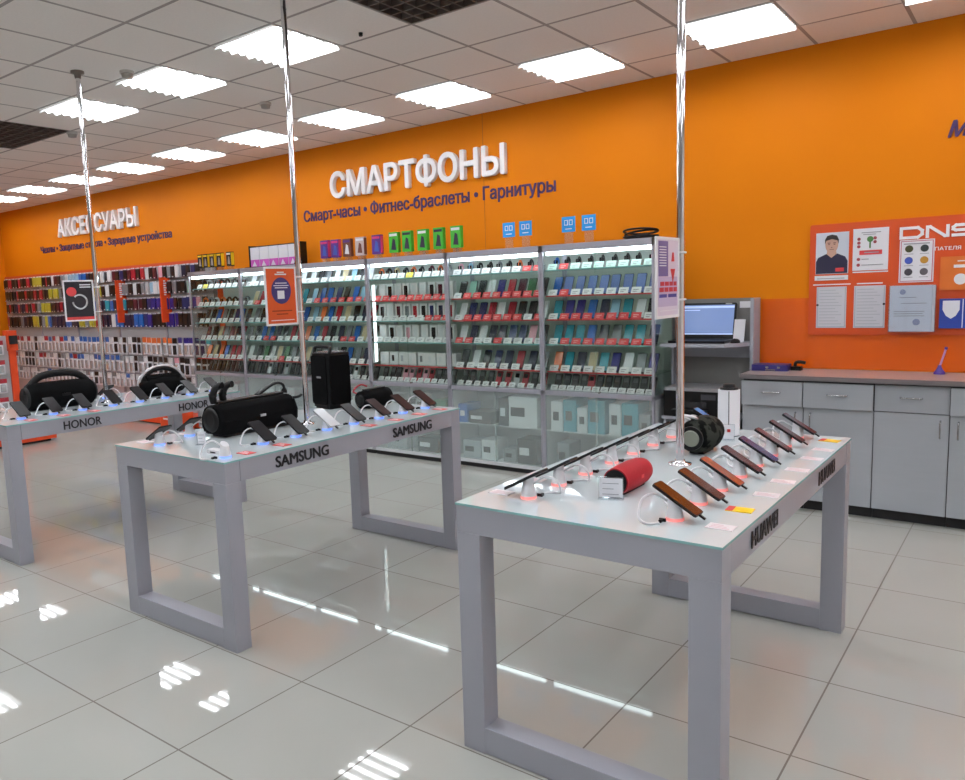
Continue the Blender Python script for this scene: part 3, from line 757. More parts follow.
# ------------------------------------------------------------------ glass showcases
SX = [-8.37 + k for k in range(7)]; SY0, SY1, SZ = 5.76, 6.2, 1.98
SHELF = (1.775, 1.56, 1.36, 1.15, 0.92, 0.765)
UNAME = ('first', 'second', 'third', 'fourth', 'fifth', 'sixth')
def make_showcase(k):
    x0, x1 = SX[k] + .001, SX[k + 1] - .001
    t = thing('glass_showcase', '%s glass showcase from the left, %s' % (UNAME[k], ('next to the accessories rack', 'behind the orange poster', 'behind the tall black speaker', 'with white boxes', 'with red price tags', 'at the right end with teal phones')[k]), 'showcase', ((x0 + x1) / 2, SY0, 0), group='lit glass showcases')
    P = .022
    MB().box(x0 + .01, x1 - .01, SY0 + .03, SY1, 0, .045).build('plinth', M_dark, t, True)
    b = MB(); b.box(x0, x1, SY0, SY1, .045, .075).box(x0, x1, SY1 - .012, SY1, .075, .72).box(x0, x0 + .016, SY0 + .02, SY1 - .012, .075, .72).box(x1 - .016, x1, SY0 + .02, SY1 - .012, .075, .72)
    b.box(x0 + .016, x1 - .016, SY0 + .03, SY1 - .012, .40, .41)
    b.build('base_cabinet', mat('cabinet_lining', (214, 216, 220), .5), t, True)
    MB().box(x0, x1, SY0, SY1, .72, .757).build('display_deck', M_alu, t, True, .002)
    xm = (x0 + x1) / 2
    for a, c, y in ((x0 + P, xm + .01, SY0 + .004), (xm - .01, x1 - P, SY0 + .012)):
        MB().box(a, c, y, y + .005, .077, .718).build('frosted_door', M_frost, t, True)
    for xa in (x0, x1 - P):
        MB().box(xa, xa + P, SY0, SY0 + P, .045, SZ).build('post', M_alu, t, True, .002)
        MB().box(xa, xa + P, SY1 - P, SY1, .72, SZ).build('post', M_alu, t, True)
    MB().box(x0, x1, SY0, SY1, SZ - .03, SZ).box(x0, x1, SY0, SY0 + .02, SZ - .055, SZ - .03).build('top', M_alu, t, True, .002)
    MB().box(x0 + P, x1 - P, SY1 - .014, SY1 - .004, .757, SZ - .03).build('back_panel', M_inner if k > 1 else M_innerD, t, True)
    MB().box(x0 + P + .02, x1 - P - .02, SY0 + .024, SY0 + .06, SZ - .085, SZ - .056).build('light_bar', M_led, t, True)
    if k == 3: MB().box(x0 + P + .001, x0 + P + .02, SY0 + .05, SY0 + .075, .95, 1.72).build('light_strip', M_strip, t, True)
    for s in SHELF[:5]:
        sh = MB().box(x0 + P, x1 - P, SY0 + .05, SY1 - .016, s - .008, s).build('shelf', M_shelfglass, t, True)
        red = (k >= 3 and s in (1.56, .92)) or (k == 4 and s == 1.36) or (k < 3 and s == .92) or (k == 5 and s == 1.36)
        e = MB().box(x0 + P, x1 - P, SY0 + .044, SY0 + .05, s - .01, s + .001).build('shelf_edge', M_redpr if red else M_teal, t, True)
        e.parent = sh; e.data.transform(Matrix.Translation(-sh.location))
    for a, c, y in ((x0 + P, xm + .01, SY0 + .003), (xm - .01, x1 - P, SY0 + .012)):
        MB().box(a, c, y, y + .004, .758, SZ - .056).build('glass_door', M_glass, t, True)
    MB().cyl((xm + .03, SY0 - .006, .76), (xm + .03, SY0 + .02, .76), .009, n=12).build('lock', M_steel, t, True)
    if k in (0, 5):
        xs = x0 if k == 0 else x1 - .006
        MB().box(xs, xs + .006, SY0 + P, SY1 - P, .757, SZ - .03).build('side_glass', M_glass, t, True)
        if k == 0: MB().box(x0 + P + .002, x0 + P + .1, SY1 - .03, SY1 - .018, .94, SZ - .1).build('orange_side_panel', M_orplas, t, True)
    return t
for k in range(6): make_showcase(k)

PAL = dict(k=('black', (24, 25, 29)), d=('navy', (26, 34, 62)), n=('dark blue', (38, 46, 100)), i=('indigo', (44, 38, 128)), b=('blue', (32, 100, 184)), c=('light blue', (150, 192, 218)), t=('teal', (24, 150, 170)), m=('mint green', (160, 208, 192)), w=('white', (228, 230, 234)), g=('grey', (128, 132, 138)), s=('silver', (182, 186, 192)), r=('red', (168, 34, 50)), p=('pink', (226, 160, 176)), o=('orange', (228, 112, 58)), e=('beige', (204, 186, 150)), y=('yellow', (184, 174, 56)), u=('maroon', (84, 30, 46)), l=('lavender blue', (122, 140, 200)), v=('green', (58, 112, 72)))
def pmt(ch): return pm('pack_' + ch, PAL[ch][1], .3)
LEAN = Matrix.Rotation(math.radians(-24), 4, 'X')
CACHE = {}
def item_mesh(kind, ch):
    key = (kind, ch)
    if key in CACHE: return CACHE[key]
    mb = MB(); base = M_black if ch not in 'wsepy' else M_silver
    if kind == 'phone':                                   # slab leaning back on a little easel
        mb.rbox(-.039, .039, 0, .009, 0, .168, .008, 0, LEAN @ Matrix.Translation((0, 0, .004)), axis='y')
        mb.rbox(-.0365, .0365, -.0008, 0, .004, .164, .007, 1, LEAN @ Matrix.Translation((0, 0, .004)), axis='y')
        mb.box(-.012, .012, .012, .085, 0, .003, 2); mb.box(-.012, .012, .062, .066, 0, .11, 2)
        mats = [base, pm('face_' + ch, PAL[ch][1], .2), M_acryl]
    elif kind == 'small':
        mb.rbox(-.03, .03, 0, .012, 0, .135, .006, 0, LEAN @ Matrix.Translation((0, 0, .005)), axis='y')
        mb.rbox(-.02, .02, -.0008, 0, .08, .118, .003, 1, LEAN @ Matrix.Translation((0, 0, .005)), axis='y')
        mb.box(-.012, .012, .012, .07, 0, .003, 2); mb.box(-.01, .01, .052, .055, 0, .09, 2)
        mats = [pmt(ch), M_screen_off if ch != 'k' else pm('small_grey', (90, 92, 98), .3), M_acryl]
    elif kind == 'box':                                   # upright carton with a device picture
        mb.box(-.042, .042, 0, .05, 0, .165, 0); mb.rbox(-.024, .024, -.001, 0, .03, .14, .006, 1, axis='y')
        mats = [mat('white_carton', (232, 230, 232), .5), pm('face_' + ch, PAL[ch][1], .2)]
    elif kind == 'low':                                   # low carton
        mb.box(-.056, .056, 0, .08, 0, .12, 0); mb.box(-.03, .0, -.001, 0, .03, .09, 1)
        mats = [mat('white_carton', (232, 230, 232), .5), pm('face_' + ch, PAL[ch][1], .2)]
    else:                                                 # watch on a cushion
        mb.rbox(-.03, .03, .0, .055, 0, .05, .01, 0, axis='z')
        ring = [(0, .03 + .028 * math.cos(a), .062 + .032 * math.sin(a)) for a in [2 * PI * q / 16 for q in range(17)]]
        mb.tube(ring, .013, 8, 1, fl=.3, up=(1, 0, 0)); mb.rbox(-.019, .019, -.004, .006, .045, .083, .008, 2, axis='y')
        mats = [M_silver, pmt(ch), M_screen_off]
    CACHE[key] = mb.mesh({'phone': 'smartphone', 'small': 'compact_phone', 'box': 'phone_box', 'low': 'device_box', 'watch': 'smart_watch'}[kind], mats)
    return CACHE[key]
def tag_mesh(ch):
    key = ('tag', ch)
    if key not in CACHE:
        mb = MB(); Mt = Matrix.Rotation(math.radians(-28), 4, 'X')
        mb.box(-.041, .041, 0, .002, 0, .056, 0, Mt); mb.box(-.036, .036, .0, .03, 0, .002, 0)
        for r_ in range(2): mb.box(-.026, .02 - .014 * r_, -.0006, 0, .03 - .016 * r_, .036 - .016 * r_, 1, Mt)
        CACHE[key] = mb.mesh('price_tag', [mat('tag_' + ch, {'r': (218, 62, 66), 'w': (238, 238, 240), 'y': (240, 220, 70), 'm': (206, 236, 226)}[ch], .5), M_ink if ch != 'r' else mat('tag_print_pale', (240, 190, 190), .5)])
    return CACHE[key]
KN = {'phone': ('smartphone', 'smartphone'), 'small': ('compact_phone', 'phone'), 'box': ('phone_box', 'box'), 'low': ('device_box', 'box'), 'watch': ('smart_watch', 'watch')}
STOCK = [
 [('watch', 'ksgkkgks', 'wywwwwww'), ('watch', 'ogwokkgg', 'wwwwwwww'), ('phone', 'kkbgknbd', 'wwwwwwww'), ('phone', 'ukegukrg', 'wwwwwwww'), ('phone', 'oeobrrww', 'wwwwwwww'), ('small', 'kkkkkkkkkk', '')],
 [('phone', 'wgkwgkkw', 'wwwwwwww'), ('phone', 'ergwkwrt', 'wrwwwrww'), ('phone', 'gktwkreb', 'wwwrwwww'), ('phone', 'kbbdkrro', 'wwrrwwww'), ('phone', 'kvwevgge', 'wwwwrwww'), ('small', 'kkwkkskkkk', '')],
 [('phone', 'wkgweckw', 'wwwwwwww'), ('phone', 'cbbnkbcw', 'wrrrrrrr'), ('phone', 'cobrekdr', 'wwwwwwww'), ('phone', 'brkdgbek', 'wwwwrrww'), ('phone', 'kgwkbgdw', 'wwwwwwww'), ('small', 'kkwkkkwkkk', 'wwwwwwwwww')],
 [('watch', 'okekokuog', 'wwwwywwww'), ('box', 'wkwkwwkuw', 'rrrrrrrrr'), ('box', 'kwugrknd' 'r', 'wwwwwwrrr'), ('box', 'wkwpwwkwk', 'wwwwwwwww'), ('low', 'wkswgwws', ''), ('small', 'kkkpprprkkk', 'wwwwwwwwwww')],
 [('watch', 'pckkgkokk', 'wwwwwwwrr'), ('phone', 'kmkwiruvk', 'wrrrrrrrr'), ('phone', 'wnnrwrkkw', 'wrrrrrrwr'), ('phone', 'wdwddnnpk', 'rrwwrwwww'), ('phone', 'kwkndrdg', 'wwwwwwww'), ('small', 'kkkkrrsrkr', 'wwwwwwwwww')],
 [('watch', 'bkkkkkkkp', 'mrmmmmmmm'), ('phone', 'bllllllll', 'wrwwwwwww'), ('phone', 'tiibdctwk', 'wrrrrrrrw'), ('phone', 'tttbdgttd', 'wrrrrrrrr'), ('phone', 'otdetiwgi', 'wwwwwwwww'), ('small', 'kkkkrkkkkkkk', 'wwwwwwwwwwww')],
]
RSH = ('top', 'second', 'third', 'fourth', 'fifth', 'bottom')
random.seed(4)
for u in range(6):
    for s in range(6):
        kind, row, tags = STOCK[u][s]; z = SHELF[s] if s < 5 else .758
        n = len(row); a, b = SX[u] + .07 + (.05 if u == 0 else 0), SX[u + 1] - .075
        for q, ch in enumerate(row):
            x = a + (b - a) * q / (n - 1)
            nm, ct = KN[kind]
            inst(item_mesh(kind, ch), nm, (x + random.uniform(-.006, .006), SY0 + (.14 if kind in ('box', 'low') else .125) + random.uniform(0, .01), z + .0005), (0, 0, random.uniform(-.06, .06)),
                 '%s %s, %s from left on the %s shelf of the %s showcase' % (PAL[ch][0], nm.replace('_', ' '), ordn(q + 1), RSH[s], UNAME[u]), ct, '%s items in the glass showcases' % ct)
            if q < len(tags):
                tg = tags[q]
                tgo = inst(tag_mesh(tg), 'price_tag', (x, SY0 + .066, z + .0005), (0, 0, 0), '%s price tag, %s from left on the %s shelf of the %s showcase' % ({'r': 'red', 'w': 'white', 'y': 'yellow', 'm': 'pale green'}[tg], ordn(q + 1), RSH[s], UNAME[u]), 'price tag', 'price tags in the glass showcases')
                if kind == 'small': tgo.scale = (.8, 1, .8)

# cartons behind the frosted doors
def carton(x0, x1, y0, y1, z0, z1, ch, label):
    t = thing('storage_carton', label, 'carton', ((x0 + x1) / 2, (y0 + y1) / 2, z0), group='cartons behind the frosted doors')
    MB().box(x0, x1, y0, y1, z0, z1).build('box', pm('carton_' + ch, PAL[ch][1], .6), t, True)
    MB().box(x0 + .02, x0 + .02 + (x1 - x0) * .5, y0 - .001, y0, z0 + (z1 - z0) * .35, z0 + (z1 - z0) * .65).build('print', M_black if ch in 'wgst' else M_paper, t, True)
CT = {5: [(.06, .17, .41, .66, 'w'), (.18, .30, .41, .68, 't'), (.31, .40, .41, .62, 'w'), (.41, .56, .41, .69, 't'), (.60, .70, .41, .67, 'w'), (.71, .85, .41, .68, 't'), (.86, .95, .41, .6, 'g'), (.10, .22, .076, .3, 'g'), (.28, .40, .076, .2, 'o'), (.5, .7, .076, .32, 's'), (.74, .92, .076, .28, 'w')],
      4: [(.07, .17, .41, .58, 'b'), (.19, .44, .41, .52, 'k'), (.52, .62, .41, .66, 'k'), (.63, .92, .41, .68, 'w'), (.1, .3, .076, .24, 's'), (.55, .68, .076, .2, 'g'), (.7, .9, .076, .3, 'k'), (.31, .46, .076, .26, 'w')],
      3: [(.08, .28, .41, .62, 'w'), (.32, .5, .41, .56, 'k'), (.55, .75, .41, .66, 'g'), (.78, .93, .41, .6, 'v'), (.15, .4, .076, .28, 's'), (.55, .8, .076, .22, 'k')],
      2: [(.1, .3, .41, .6, 'w'), (.4, .6, .41, .64, 'g'), (.7, .9, .41, .58, 'w')], 1: [(.2, .45, .41, .6, 'w'), (.55, .8, .41, .62, 's')], 0: [(.2, .45, .41, .6, 'w'), (.55, .8, .41, .62, 's')]}
for u, rows in CT.items():
    cnt = {}
    for a, b, z0, z1, ch in rows:
        lv = 'upper' if z0 > .3 else 'lower'; cnt[lv] = cnt.get(lv, 0) + 1
        carton(SX[u] + a, SX[u] + b, SY0 + .032 + .02 * (z0 < .3), SY0 + .26, z0 + .0005, z1, ch, '%s carton, %s from left behind the %s frosted doors of the %s showcase' % (PAL[ch][0], ordn(cnt[lv]), lv, UNAME[u]))

# things standing on top of the showcases
TOP = SZ
def topbox(x, w, h, d, faces, label, group, dz=.05, ry=0.0, y=5.93):
    t = thing('display_box', label, 'box', (x, y, TOP), ry, group)
    MB().box(-w * .3, w * .3, -.02, .03, 0, .004).box(-w * .3, w * .3, -.02, -.016, .004, dz).box(-w * .3, w * .3, .026, .03, .004, dz).box(-w * .3, w * .3, -.02, .03, dz - .003, dz).build('acrylic_riser', M_acryl, t)
    MB().box(-w / 2, w / 2, -d / 2, d / 2, dz, dz + h).build('carton', faces[0], t)
    mb = MB(); mb.prism([(-w * .25, dz + h * .15), (w * .3, dz + h * .12), (w * .2, dz + h * .62), (-w * .05, dz + h * .7)], -d / 2 - .001, -d / 2, 'y'); mb.build('front_picture', faces[1], t)
    MB().box(-w * .42, w * .42, -d / 2 - .001, -d / 2, dz + h * .8, dz + h * .92).build('front_title', faces[2], t)
    MB().box(w / 2, w / 2 + .001, -d / 2 + .003, d / 2 - .003, dz + h * .05, dz + h * .95).build('side_print', faces[3], t)
MP = mat('purple_carton', (88, 44, 128), .4); MPK = mat('magenta_print', (214, 60, 120), .4); MDK = mat('carton_dark', (44, 36, 60), .4)
MG = mat('green_carton', (64, 170, 48), .4); MBR = mat('brown_carton', (110, 62, 50), .5); MBl = mat('blue_print', (60, 90, 170), .4)
for k, x in enumerate((-6.10, -5.94)): topbox(x, .11, .185, .045, (MP, MBl, MPK, MPK), 'purple phone carton, %s of the pair above the third showcase' % ('left' if k == 0 else 'right'), 'cartons on top of the showcases')
topbox(-5.765, .11, .18, .045, (MBR, M_paper, MP, MBR), 'brown and white carton in the middle above the third showcase', 'cartons on top of the showcases')
topbox(-5.58, .12, .185, .045, (mat('pale_carton', (196, 180, 178), .5), MBR, M_paper, MBR), 'pale carton with brown frame above the third showcase', 'cartons on top of the showcases')
topbox(-5.35, .115, .19, .045, (MP, MBl, MPK, MPK), 'purple phone carton standing alone right of the pale carton', 'cartons on top of the showcases')
for k, x in enumerate((-5.12, -4.95, -4.755, -4.56, -4.355)):
    topbox(x, .115, .2, .045, (MG, MDK, M_paper if k % 2 == 0 else MDK, MG), 'bright green phone carton, %s from left above the fourth showcase' % ordn(k + 1), 'cartons on top of the showcases')
MYE = mat('yellow_print', (232, 196, 40), .4)
for k, x in enumerate((-8.30, -8.19, -8.06, -7.92, -7.73)):
    topbox(x, .085, .165, .05, (M_black, M_silver, MYE if k < 4 else M_paper, MYE), 'black and yellow carton, %s from left above the first showcase' % ordn(k + 1), 'cartons on top of the showcases')
t = thing('tray_of_boxes', 'open black tray above the second showcase', 'tray', (-6.95, 5.95, TOP))
MB().box(-.43, .43, -.09, .1, 0, .012).box(-.43, .43, .09, .1, .012, .26).box(-.43, -.42, -.02, .09, .012, .26).build('shell', M_black, t)
mb = MB(); mb.prism([(-.09, .012), (.09, .012), (.09, .26), (.0, .26)], .42, .43, 'x'); mb.build('side_wing', M_black, t)
for k in range(5):
    b = thing('white_phone_box', 'white phone box with pink band, %s from left in the black tray' % ordn(k + 1), 'box', (-7.285 + .165 * k, 5.97, TOP + .0125), 0, 'white and pink boxes in the tray')
    MB().box(-.078, .078, -.03, .05, 0, .225).build('carton', M_paper, b); MB().box(-.078, .078, -.031, -.03, 0, .085).build('pink_band', mat('pink_band', (206, 90, 190), .5), b)
    mb = MB(); mb.prism([(-.05, .01), (.03, .01), (-.01, .07)], -.032, -.031, 'y'); mb.build('white_mark', M_paper, b)
for k, x in enumerate((-3.735, -3.565, -3.15, -2.965)):
    t = thing('blue_sign', 'small bright blue sign card in clear holder, %s from left above the showcases' % ordn(k + 1), 'sign', (x, 5.86, TOP), 0, 'blue sign cards')
    MB().box(-.045, .045, -.03, .03, 0, .003).box(-.04, .04, -.002, .002, .003, .11).build('holder', M_acryl, t)
    MB().box(-.062, .062, -.005, -.002, .1, .225).build('sheet', mat('sign_blue', (26, 150, 226), .4), t)
    mb = MB()
    for dx in (-.022, .022):
        mb.box(dx - .017, dx + .017, -.0062, -.005, .155, .161).box(dx - .017, dx + .017, -.0062, -.005, .193, .199).box(dx - .017, dx - .011, -.0062, -.005, .161, .193).box(dx + .011, dx + .017, -.0062, -.005, .161, .193)
    mb.box(-.03, .03, -.0062, -.005, .122, .130); mb.build('print', M_paper, t)
t = thing('cable_coil', 'coil of black cable lying on top of the right end showcase', 'cable', (-2.56, 5.95, TOP))
mb = MB()
for k in range(4):
    mb.tube([((.125 + .012 * (k % 2)) * math.cos(a), (.10 + .012 * (k % 2)) * math.sin(a), .009 + .014 * k + (.03 if k > 1 else 0) * (.5 + .5 * math.sin(a + k))) for a in [2 * PI * q / 28 for q in range(29)]], .0085, 6)
mb.build('windings', M_black, t)
mb = MB(); mb.tube(bez([(.12, -.04, .012), (.15, -.08, .010), (.165, -.13, .008), (.175, -.16, .008)], 6), .006, 6); mb.build('cable_end', M_black, t)

# ------------------------------------------------------------------ laptop niche
t = thing('laptop_stand_unit', 'grey laminate wall unit with laptop shelf between showcases and counter', 'wall unit', (-1.96, 6.0, 0))
MB().box(-2.34, -1.715, 6.195, 6.215, 0, 1.495).build('back_panel', mat('niche_laminate', (126, 124, 122), .5), t, True)
MB().box(-1.735, -1.71, 6.03, 6.195, 0, 1.495).build('side_panel', M_lam, t, True)
MB().box(-2.34, -2.32, 6.03, 6.195, 0, 1.14).build('side_panel', M_lam, t, True)
poly = [(-2.34, 6.19), (-2.34, 5.80), (-1.95, 5.80), (-1.86, 5.83), (-1.80, 5.90), (-1.75, 6.0), (-1.737, 6.03), (-1.737, 6.19)]
MB().prism(poly, 1.14, 1.165, 'z').build('shelf', M_lam, t, True)
MB().box(-2.30, -1.74, 6.15, 6.175, 1.04, 1.14).build('shelf_rail', M_lam, t, True)
MB().box(-1.86, -1.76, 6.19, 6.195, 1.42, 1.47).build('notice', M_paper, t, True)
t = thing('low_desk', 'low grey desk below the laptop shelf', 'desk', (-2.02, 5.98, 0))
MB().box(-2.33, -1.75, 5.80, 6.18, .58, .605).build('top', M_lam, t, True)
for xa in (-2.32, -1.78): MB().box(xa, xa + .02, 5.82, 6.17, 0, .58).build('leg', M_lam, t, True)
MB().box(-2.3, -1.78, 6.14, 6.16, .1, .58).build('back_board', mat('desk_back', (70, 70, 74), .6), t, True)
t = thing('laptop', 'open black laptop with blue screen on the grey wall shelf', 'laptop', (-2.09, 5.99, 1.165)); t.scale = (1.08, 1, 1)
MB().rbox(-.20, .20, -.13, .12, 0, .02, .012).build('keyboard_base', M_black, t)
mb = MB()
for r_ in range(5):
    for c_ in range(13): mb.box(-.17 + c_ * .0265, -.148 + c_ * .0265, -.03 + r_ * .026, -.008 + r_ * .026, .02, .0215)
mb.build('keys', M_rub, t)
Ml = Matrix.Translation((0, .12, .018)) @ Matrix.Rotation(math.radians(-12), 4, 'X')
mb = MB(); mb.rbox(-.2, .2, 0, .012, 0, .285, .01, 0, Ml, axis='y'); lid = mb.build('lid', M_black, t)
MB().box(-.185, .185, -.001, 0, .035, .27, 0, Ml).build('screen', M_lap, lid)
mb = MB(); mb.box(-.185, .185, -.002, -.001, .245, .262, 0, Ml); mb.box(-.185, -.06, -.002, -.001, .225, .232, 0, Ml); mb.box(-.185, .185, -.002, -.001, .035, .045, 0, Ml); mb.build('screen_bars', mat('screen_bar', (160, 180, 220), .3, emit=(176, 196, 232), es=.6), lid)
mb = MB(); mb.box(.12, .165, -.0015, 0, .274, .281, 0, Ml); mb.build('badge', M_silver, lid)
t = thing('leaning_card', 'white card leaning on the shelf right of the laptop', 'card', (-1.83, 6.06, 1.166))
MB().box(-.04, .04, 0, .006, 0, .175, 0, Matrix.Rotation(math.radians(-14), 4, 'X')).build('sheet', M_paper, t)
t = thing('computer_mouse', 'black computer mouse before the white card on the shelf', 'mouse', (-1.825, 5.97, 1.165))
mb = MB(); mb.lathe([(.034, 0), (.036, .008), (.03, .022), (.016, .031), (.004, .033)], 18, ay=1.35); mb.build('shell', M_black, t)
MB().cyl((-.004, -.022, .028), (.004, -.022, .028), .007, n=10).build('wheel', M_rub, t)
t = thing('printer', 'black office printer with grey lid on the low desk', 'printer', (-2.08, 5.97, .605))
MB().rbox(-.24, .2, -.17, .17, 0, .2, .02).build('body', M_black, t)
MB().rbox(-.235, .195, -.165, .165, .2, .222, .02).build('lid', mat('printer_grey', (150, 150, 154), .4), t)
MB().box(-.15, .12, -.23, -.17, .05, .062).build('paper_tray', M_rub, t)
MB().box(.06, .17, -.173, -.17, .14, .18).build('control_panel', mat('panel_grey', (70, 70, 76), .25), t)
MB().box(-.13, .1, -.172, -.17, .075, .12).build('paper_slot', M_dark, t)

# ------------------------------------------------------------------ counter cabinets and worktop
CX = (-1.705, -1.293, -.861, -.439, -.01); CY = 5.76
for k in range(4):
    x0, x1 = CX[k] + .003, CX[k + 1] - .003
    t = thing('base_cabinet', 'grey base cabinet below the worktop, %s' % ('leftmost, next to the laptop unit', 'second from the laptop unit', 'third from the laptop unit', 'rightmost, cut by the picture edge')[k], 'cabinet', ((x0 + x1) / 2, CY, 0), group='base cabinets below the worktop')
    MB().box(x0 - .002, x1 + .002, CY + .02, 6.2, .08, .928).build('carcass', mat('carcass_dark', (60, 60, 64), .6), t, True)
    if k == 0: MB().box(x0 - .002, x0, CY + .02, 6.2, .08, .928).build('side_skin', M_lam2, t, True)
    MB().box(x0 - .002, x1 + .002, CY + .07, 6.2, 0, .08).build('plinth', M_dark, t, True)
    pull = (.035, .03, 0, .03)[k]
    MB().box(x0, x1, CY - pull, CY + .018 - pull, .742, .915).box(x0 + .02, x1 - .02, CY + .018 - pull, CY + .021, .76, .88).build('drawer', M_lam2, t, True, .001)
    dr = t.children[-1]
    xm = (x0 + x1) / 2
    def bow(pts, nm='handle'):
        mb = MB(); mb.tube(bez(pts, 5), .005, 8)
        o = mb.build(nm, M_steel, t, True); return o
    h = bow([(xm - .06, CY - pull, .838), (xm - .055, CY - pull - .022, .838), (xm, CY - pull - .028, .838), (xm + .055, CY - pull - .022, .838), (xm + .06, CY - pull, .838)])
    h.parent = dr
    MB().box(x0, x1, CY, CY + .018, .082, .736).build('door', M_lam2, t, True, .001)
    dd = t.children[-1]
    xh = x1 - .045 if k in (0, 2) else x0 + .045
    h = bow([(xh, CY, .70), (xh, CY - .022, .695), (xh, CY - .028, .645), (xh, CY - .022, .595), (xh, CY, .59)]); h.parent = dd
t = thing('worktop', 'long grey-brown worktop on the base cabinets', 'worktop', (-.865, 5.96, .93))
w_ = MB().box(-1.708, 0.0, 5.705, 6.215, .93, .962); w_.m = [0, 0, 1, 1, 0, 1]; w_.build('slab', [M_wtop, M_edge], t, True)
t = thing('blue_case', 'flat dark blue case with metal latches at the left end of the worktop', 'case', (-1.575, 6.03, .962), .05)
MB().rbox(-.13, .12, -.07, .08, .0, .045, .012).build('body', mat('case_blue', (44, 38, 108), .4), t)
MB().box(-.03, .04, -.085, -.07, .008, .014).build('handle', M_steel, t)
for dx in (-.02, .06): MB().box(dx - .01, dx + .01, -.073, -.07, .02, .034).build('latch', M_steel, t)
t = thing('black_clamp_tool', 'small black clamp tool beside the blue case on the worktop', 'tool', (-1.415, 6.07, .962))
MB().box(-.035, .035, -.03, .03, 0, .03).build('base', M_black, t)
mb = MB(); mb.tube(bez([(-.01, 0, .03), (-.005, 0, .055), (.02, 0, .062), (.06, 0, .056)], 5), .012, 8); mb.build('arm', M_black, t)
t = thing('pen_stand', 'purple pen stand with slanted pen on the worktop at the right', 'pen stand', (-.535, 6.1, .962))
MB().lathe([(.034, 0), (.033, .012), (.02, .03), (.011, .05), (.009, .06)], 20).build('cone', mat('stand_purple', (66, 34, 130), .35), t)
mb = MB(); mb.cyl((0.002, 0, .055), (.03, 0, .165), .006, n=10); mb.build('pen', mat('pen_pale', (196, 150, 190), .4), t)
mb = MB(); mb.cyl((.03, 0, .165), (.034, 0, .18), .009, n=10); mb.build('pen_cap', mat('stand_purple', (66, 34, 130), .35), t)

# ------------------------------------------------------------------ information board
BYF = WY - .02
t = thing('information_board', 'large red-orange information board on the wall above the worktop', 'board', (-.6, WY, 1.2))
MB().rbox(-1.373, .22, BYF, WY - .002, 1.214, 2.005, .012, axis='y').build('panel', M_board, t, True)
# wide logo letters D N S made of strokes
def stroke(mb, pts, w, y0=BYF - .006, y1=BYF):
    for (ax, az), (bx, bz) in zip(pts[:-1], pts[1:]):
        y0 -= .0004
        d = Vector((bx - ax, bz - az)).normalized(); n_ = Vector((-d.y, d.x)) * w / 2; e = d * w * .45
        mb.prism([(ax + n_.x - e.x, az + n_.y - e.y), (bx + n_.x + e.x, bz + n_.y + e.y), (bx - n_.x + e.x, bz - n_.y + e.y), (ax - n_.x - e.x, az - n_.y - e.y)], y0, y1, 'y')
lg = MB(); za, zb = 1.874, 1.938; w = .019; D_ = .013
stroke(lg, [(x_ + D_, z_) for x_, z_ in [(-.812, za), (-.812, zb), (-.715, zb), (-.69, zb - .02), (-.69, za + .02), (-.715, za), (-.812, za)]], w)
stroke(lg, [(x_ + D_, z_) for x_, z_ in [(-.66, za), (-.66, zb), (-.645, zb), (-.56, za), (-.545, za), (-.545, zb)]], w)
stroke(lg, [(x_ + D_, z_) for x_, z_ in [(-.40, zb), (-.5, zb), (-.515, zb - .012), (-.515, (za + zb) / 2 + .008), (-.5, (za + zb) / 2), (-.415, (za + zb) / 2), (-.4, (za + zb) / 2 - .01), (-.4, za + .012), (-.415, za), (-.515, za)]], w)
lg.build('logo_letters', M_wletter, t, True)
text_obj('lettering', 'ПОКУПАТЕЛЯ', M_wletter, (.6, BYF - WY, -1.2), (0, 0, 0), -.705, -.455, 1.779, 1.803, .002, t, fat=.015)
hd = MB()
for x0, x1, z in ((-1.345, -1.1, 1.572), (-1.06, -.9, 1.572), (-1.09, -.87, 1.652)): hd.box(x0, x1, BYF - .002, BYF, z, z + .008)
hd.build('heading_lines', M_paper, t, True)

def notice(name, label, x0, x1, z0, z1, bg=M_paper, off=.003, y=BYF):
    t = thing(name, label, 'notice', ((x0 + x1) / 2, y, z0))
    MB().box(x0, x1, y - off, y - .0005, z0, z1).build('sheet', bg, t, True)
    return t, y - off
def fl(t, rects, m, yf, name, th=.0015):
    mb = MB()
    for x0, x1, z0, z1 in rects: mb.box(x0, x1, yf - th, yf, z0, z1)
    return mb.build(name, m, t, True)
t, yf = notice('portrait_photo', 'portrait photo of a dark-haired person in a navy polo shirt', -1.332, -1.118, 1.652, 1.945, mat('photo_backdrop', (206, 212, 224), .4))
cx = -1.228
mb = MB(); mb.prism([(-1.329, 1.655), (-1.123, 1.655), (-1.123, 1.74), (-1.14, 1.772), (-1.19, 1.795), (cx, 1.785), (-1.262, 1.795), (-1.315, 1.77), (-1.329, 1.74)], yf - .001, yf, 'y'); mb.build('shirt_print', mat('photo_navy', (34, 32, 62), .5), t, True)
mb = MB(); mb.prism([(cx - .032, 1.79), (cx + .032, 1.79), (cx + .028, 1.83), (cx - .028, 1.83)], yf - .0015, yf - .0009, 'y'); mb.prism([(cx + .042 * math.cos(a), 1.858 + .058 * math.sin(a)) for a in [2 * PI * k / 24 for k in range(24)]], yf - .0018, yf - .0009, 'y'); mb.prism([(cx - .03, 1.792), (cx + .03, 1.792), (cx, 1.765)], yf - .0018, yf - .0009, 'y'); mb.build('face_print', mat('photo_skin', (190, 150, 132), .5), t, True)
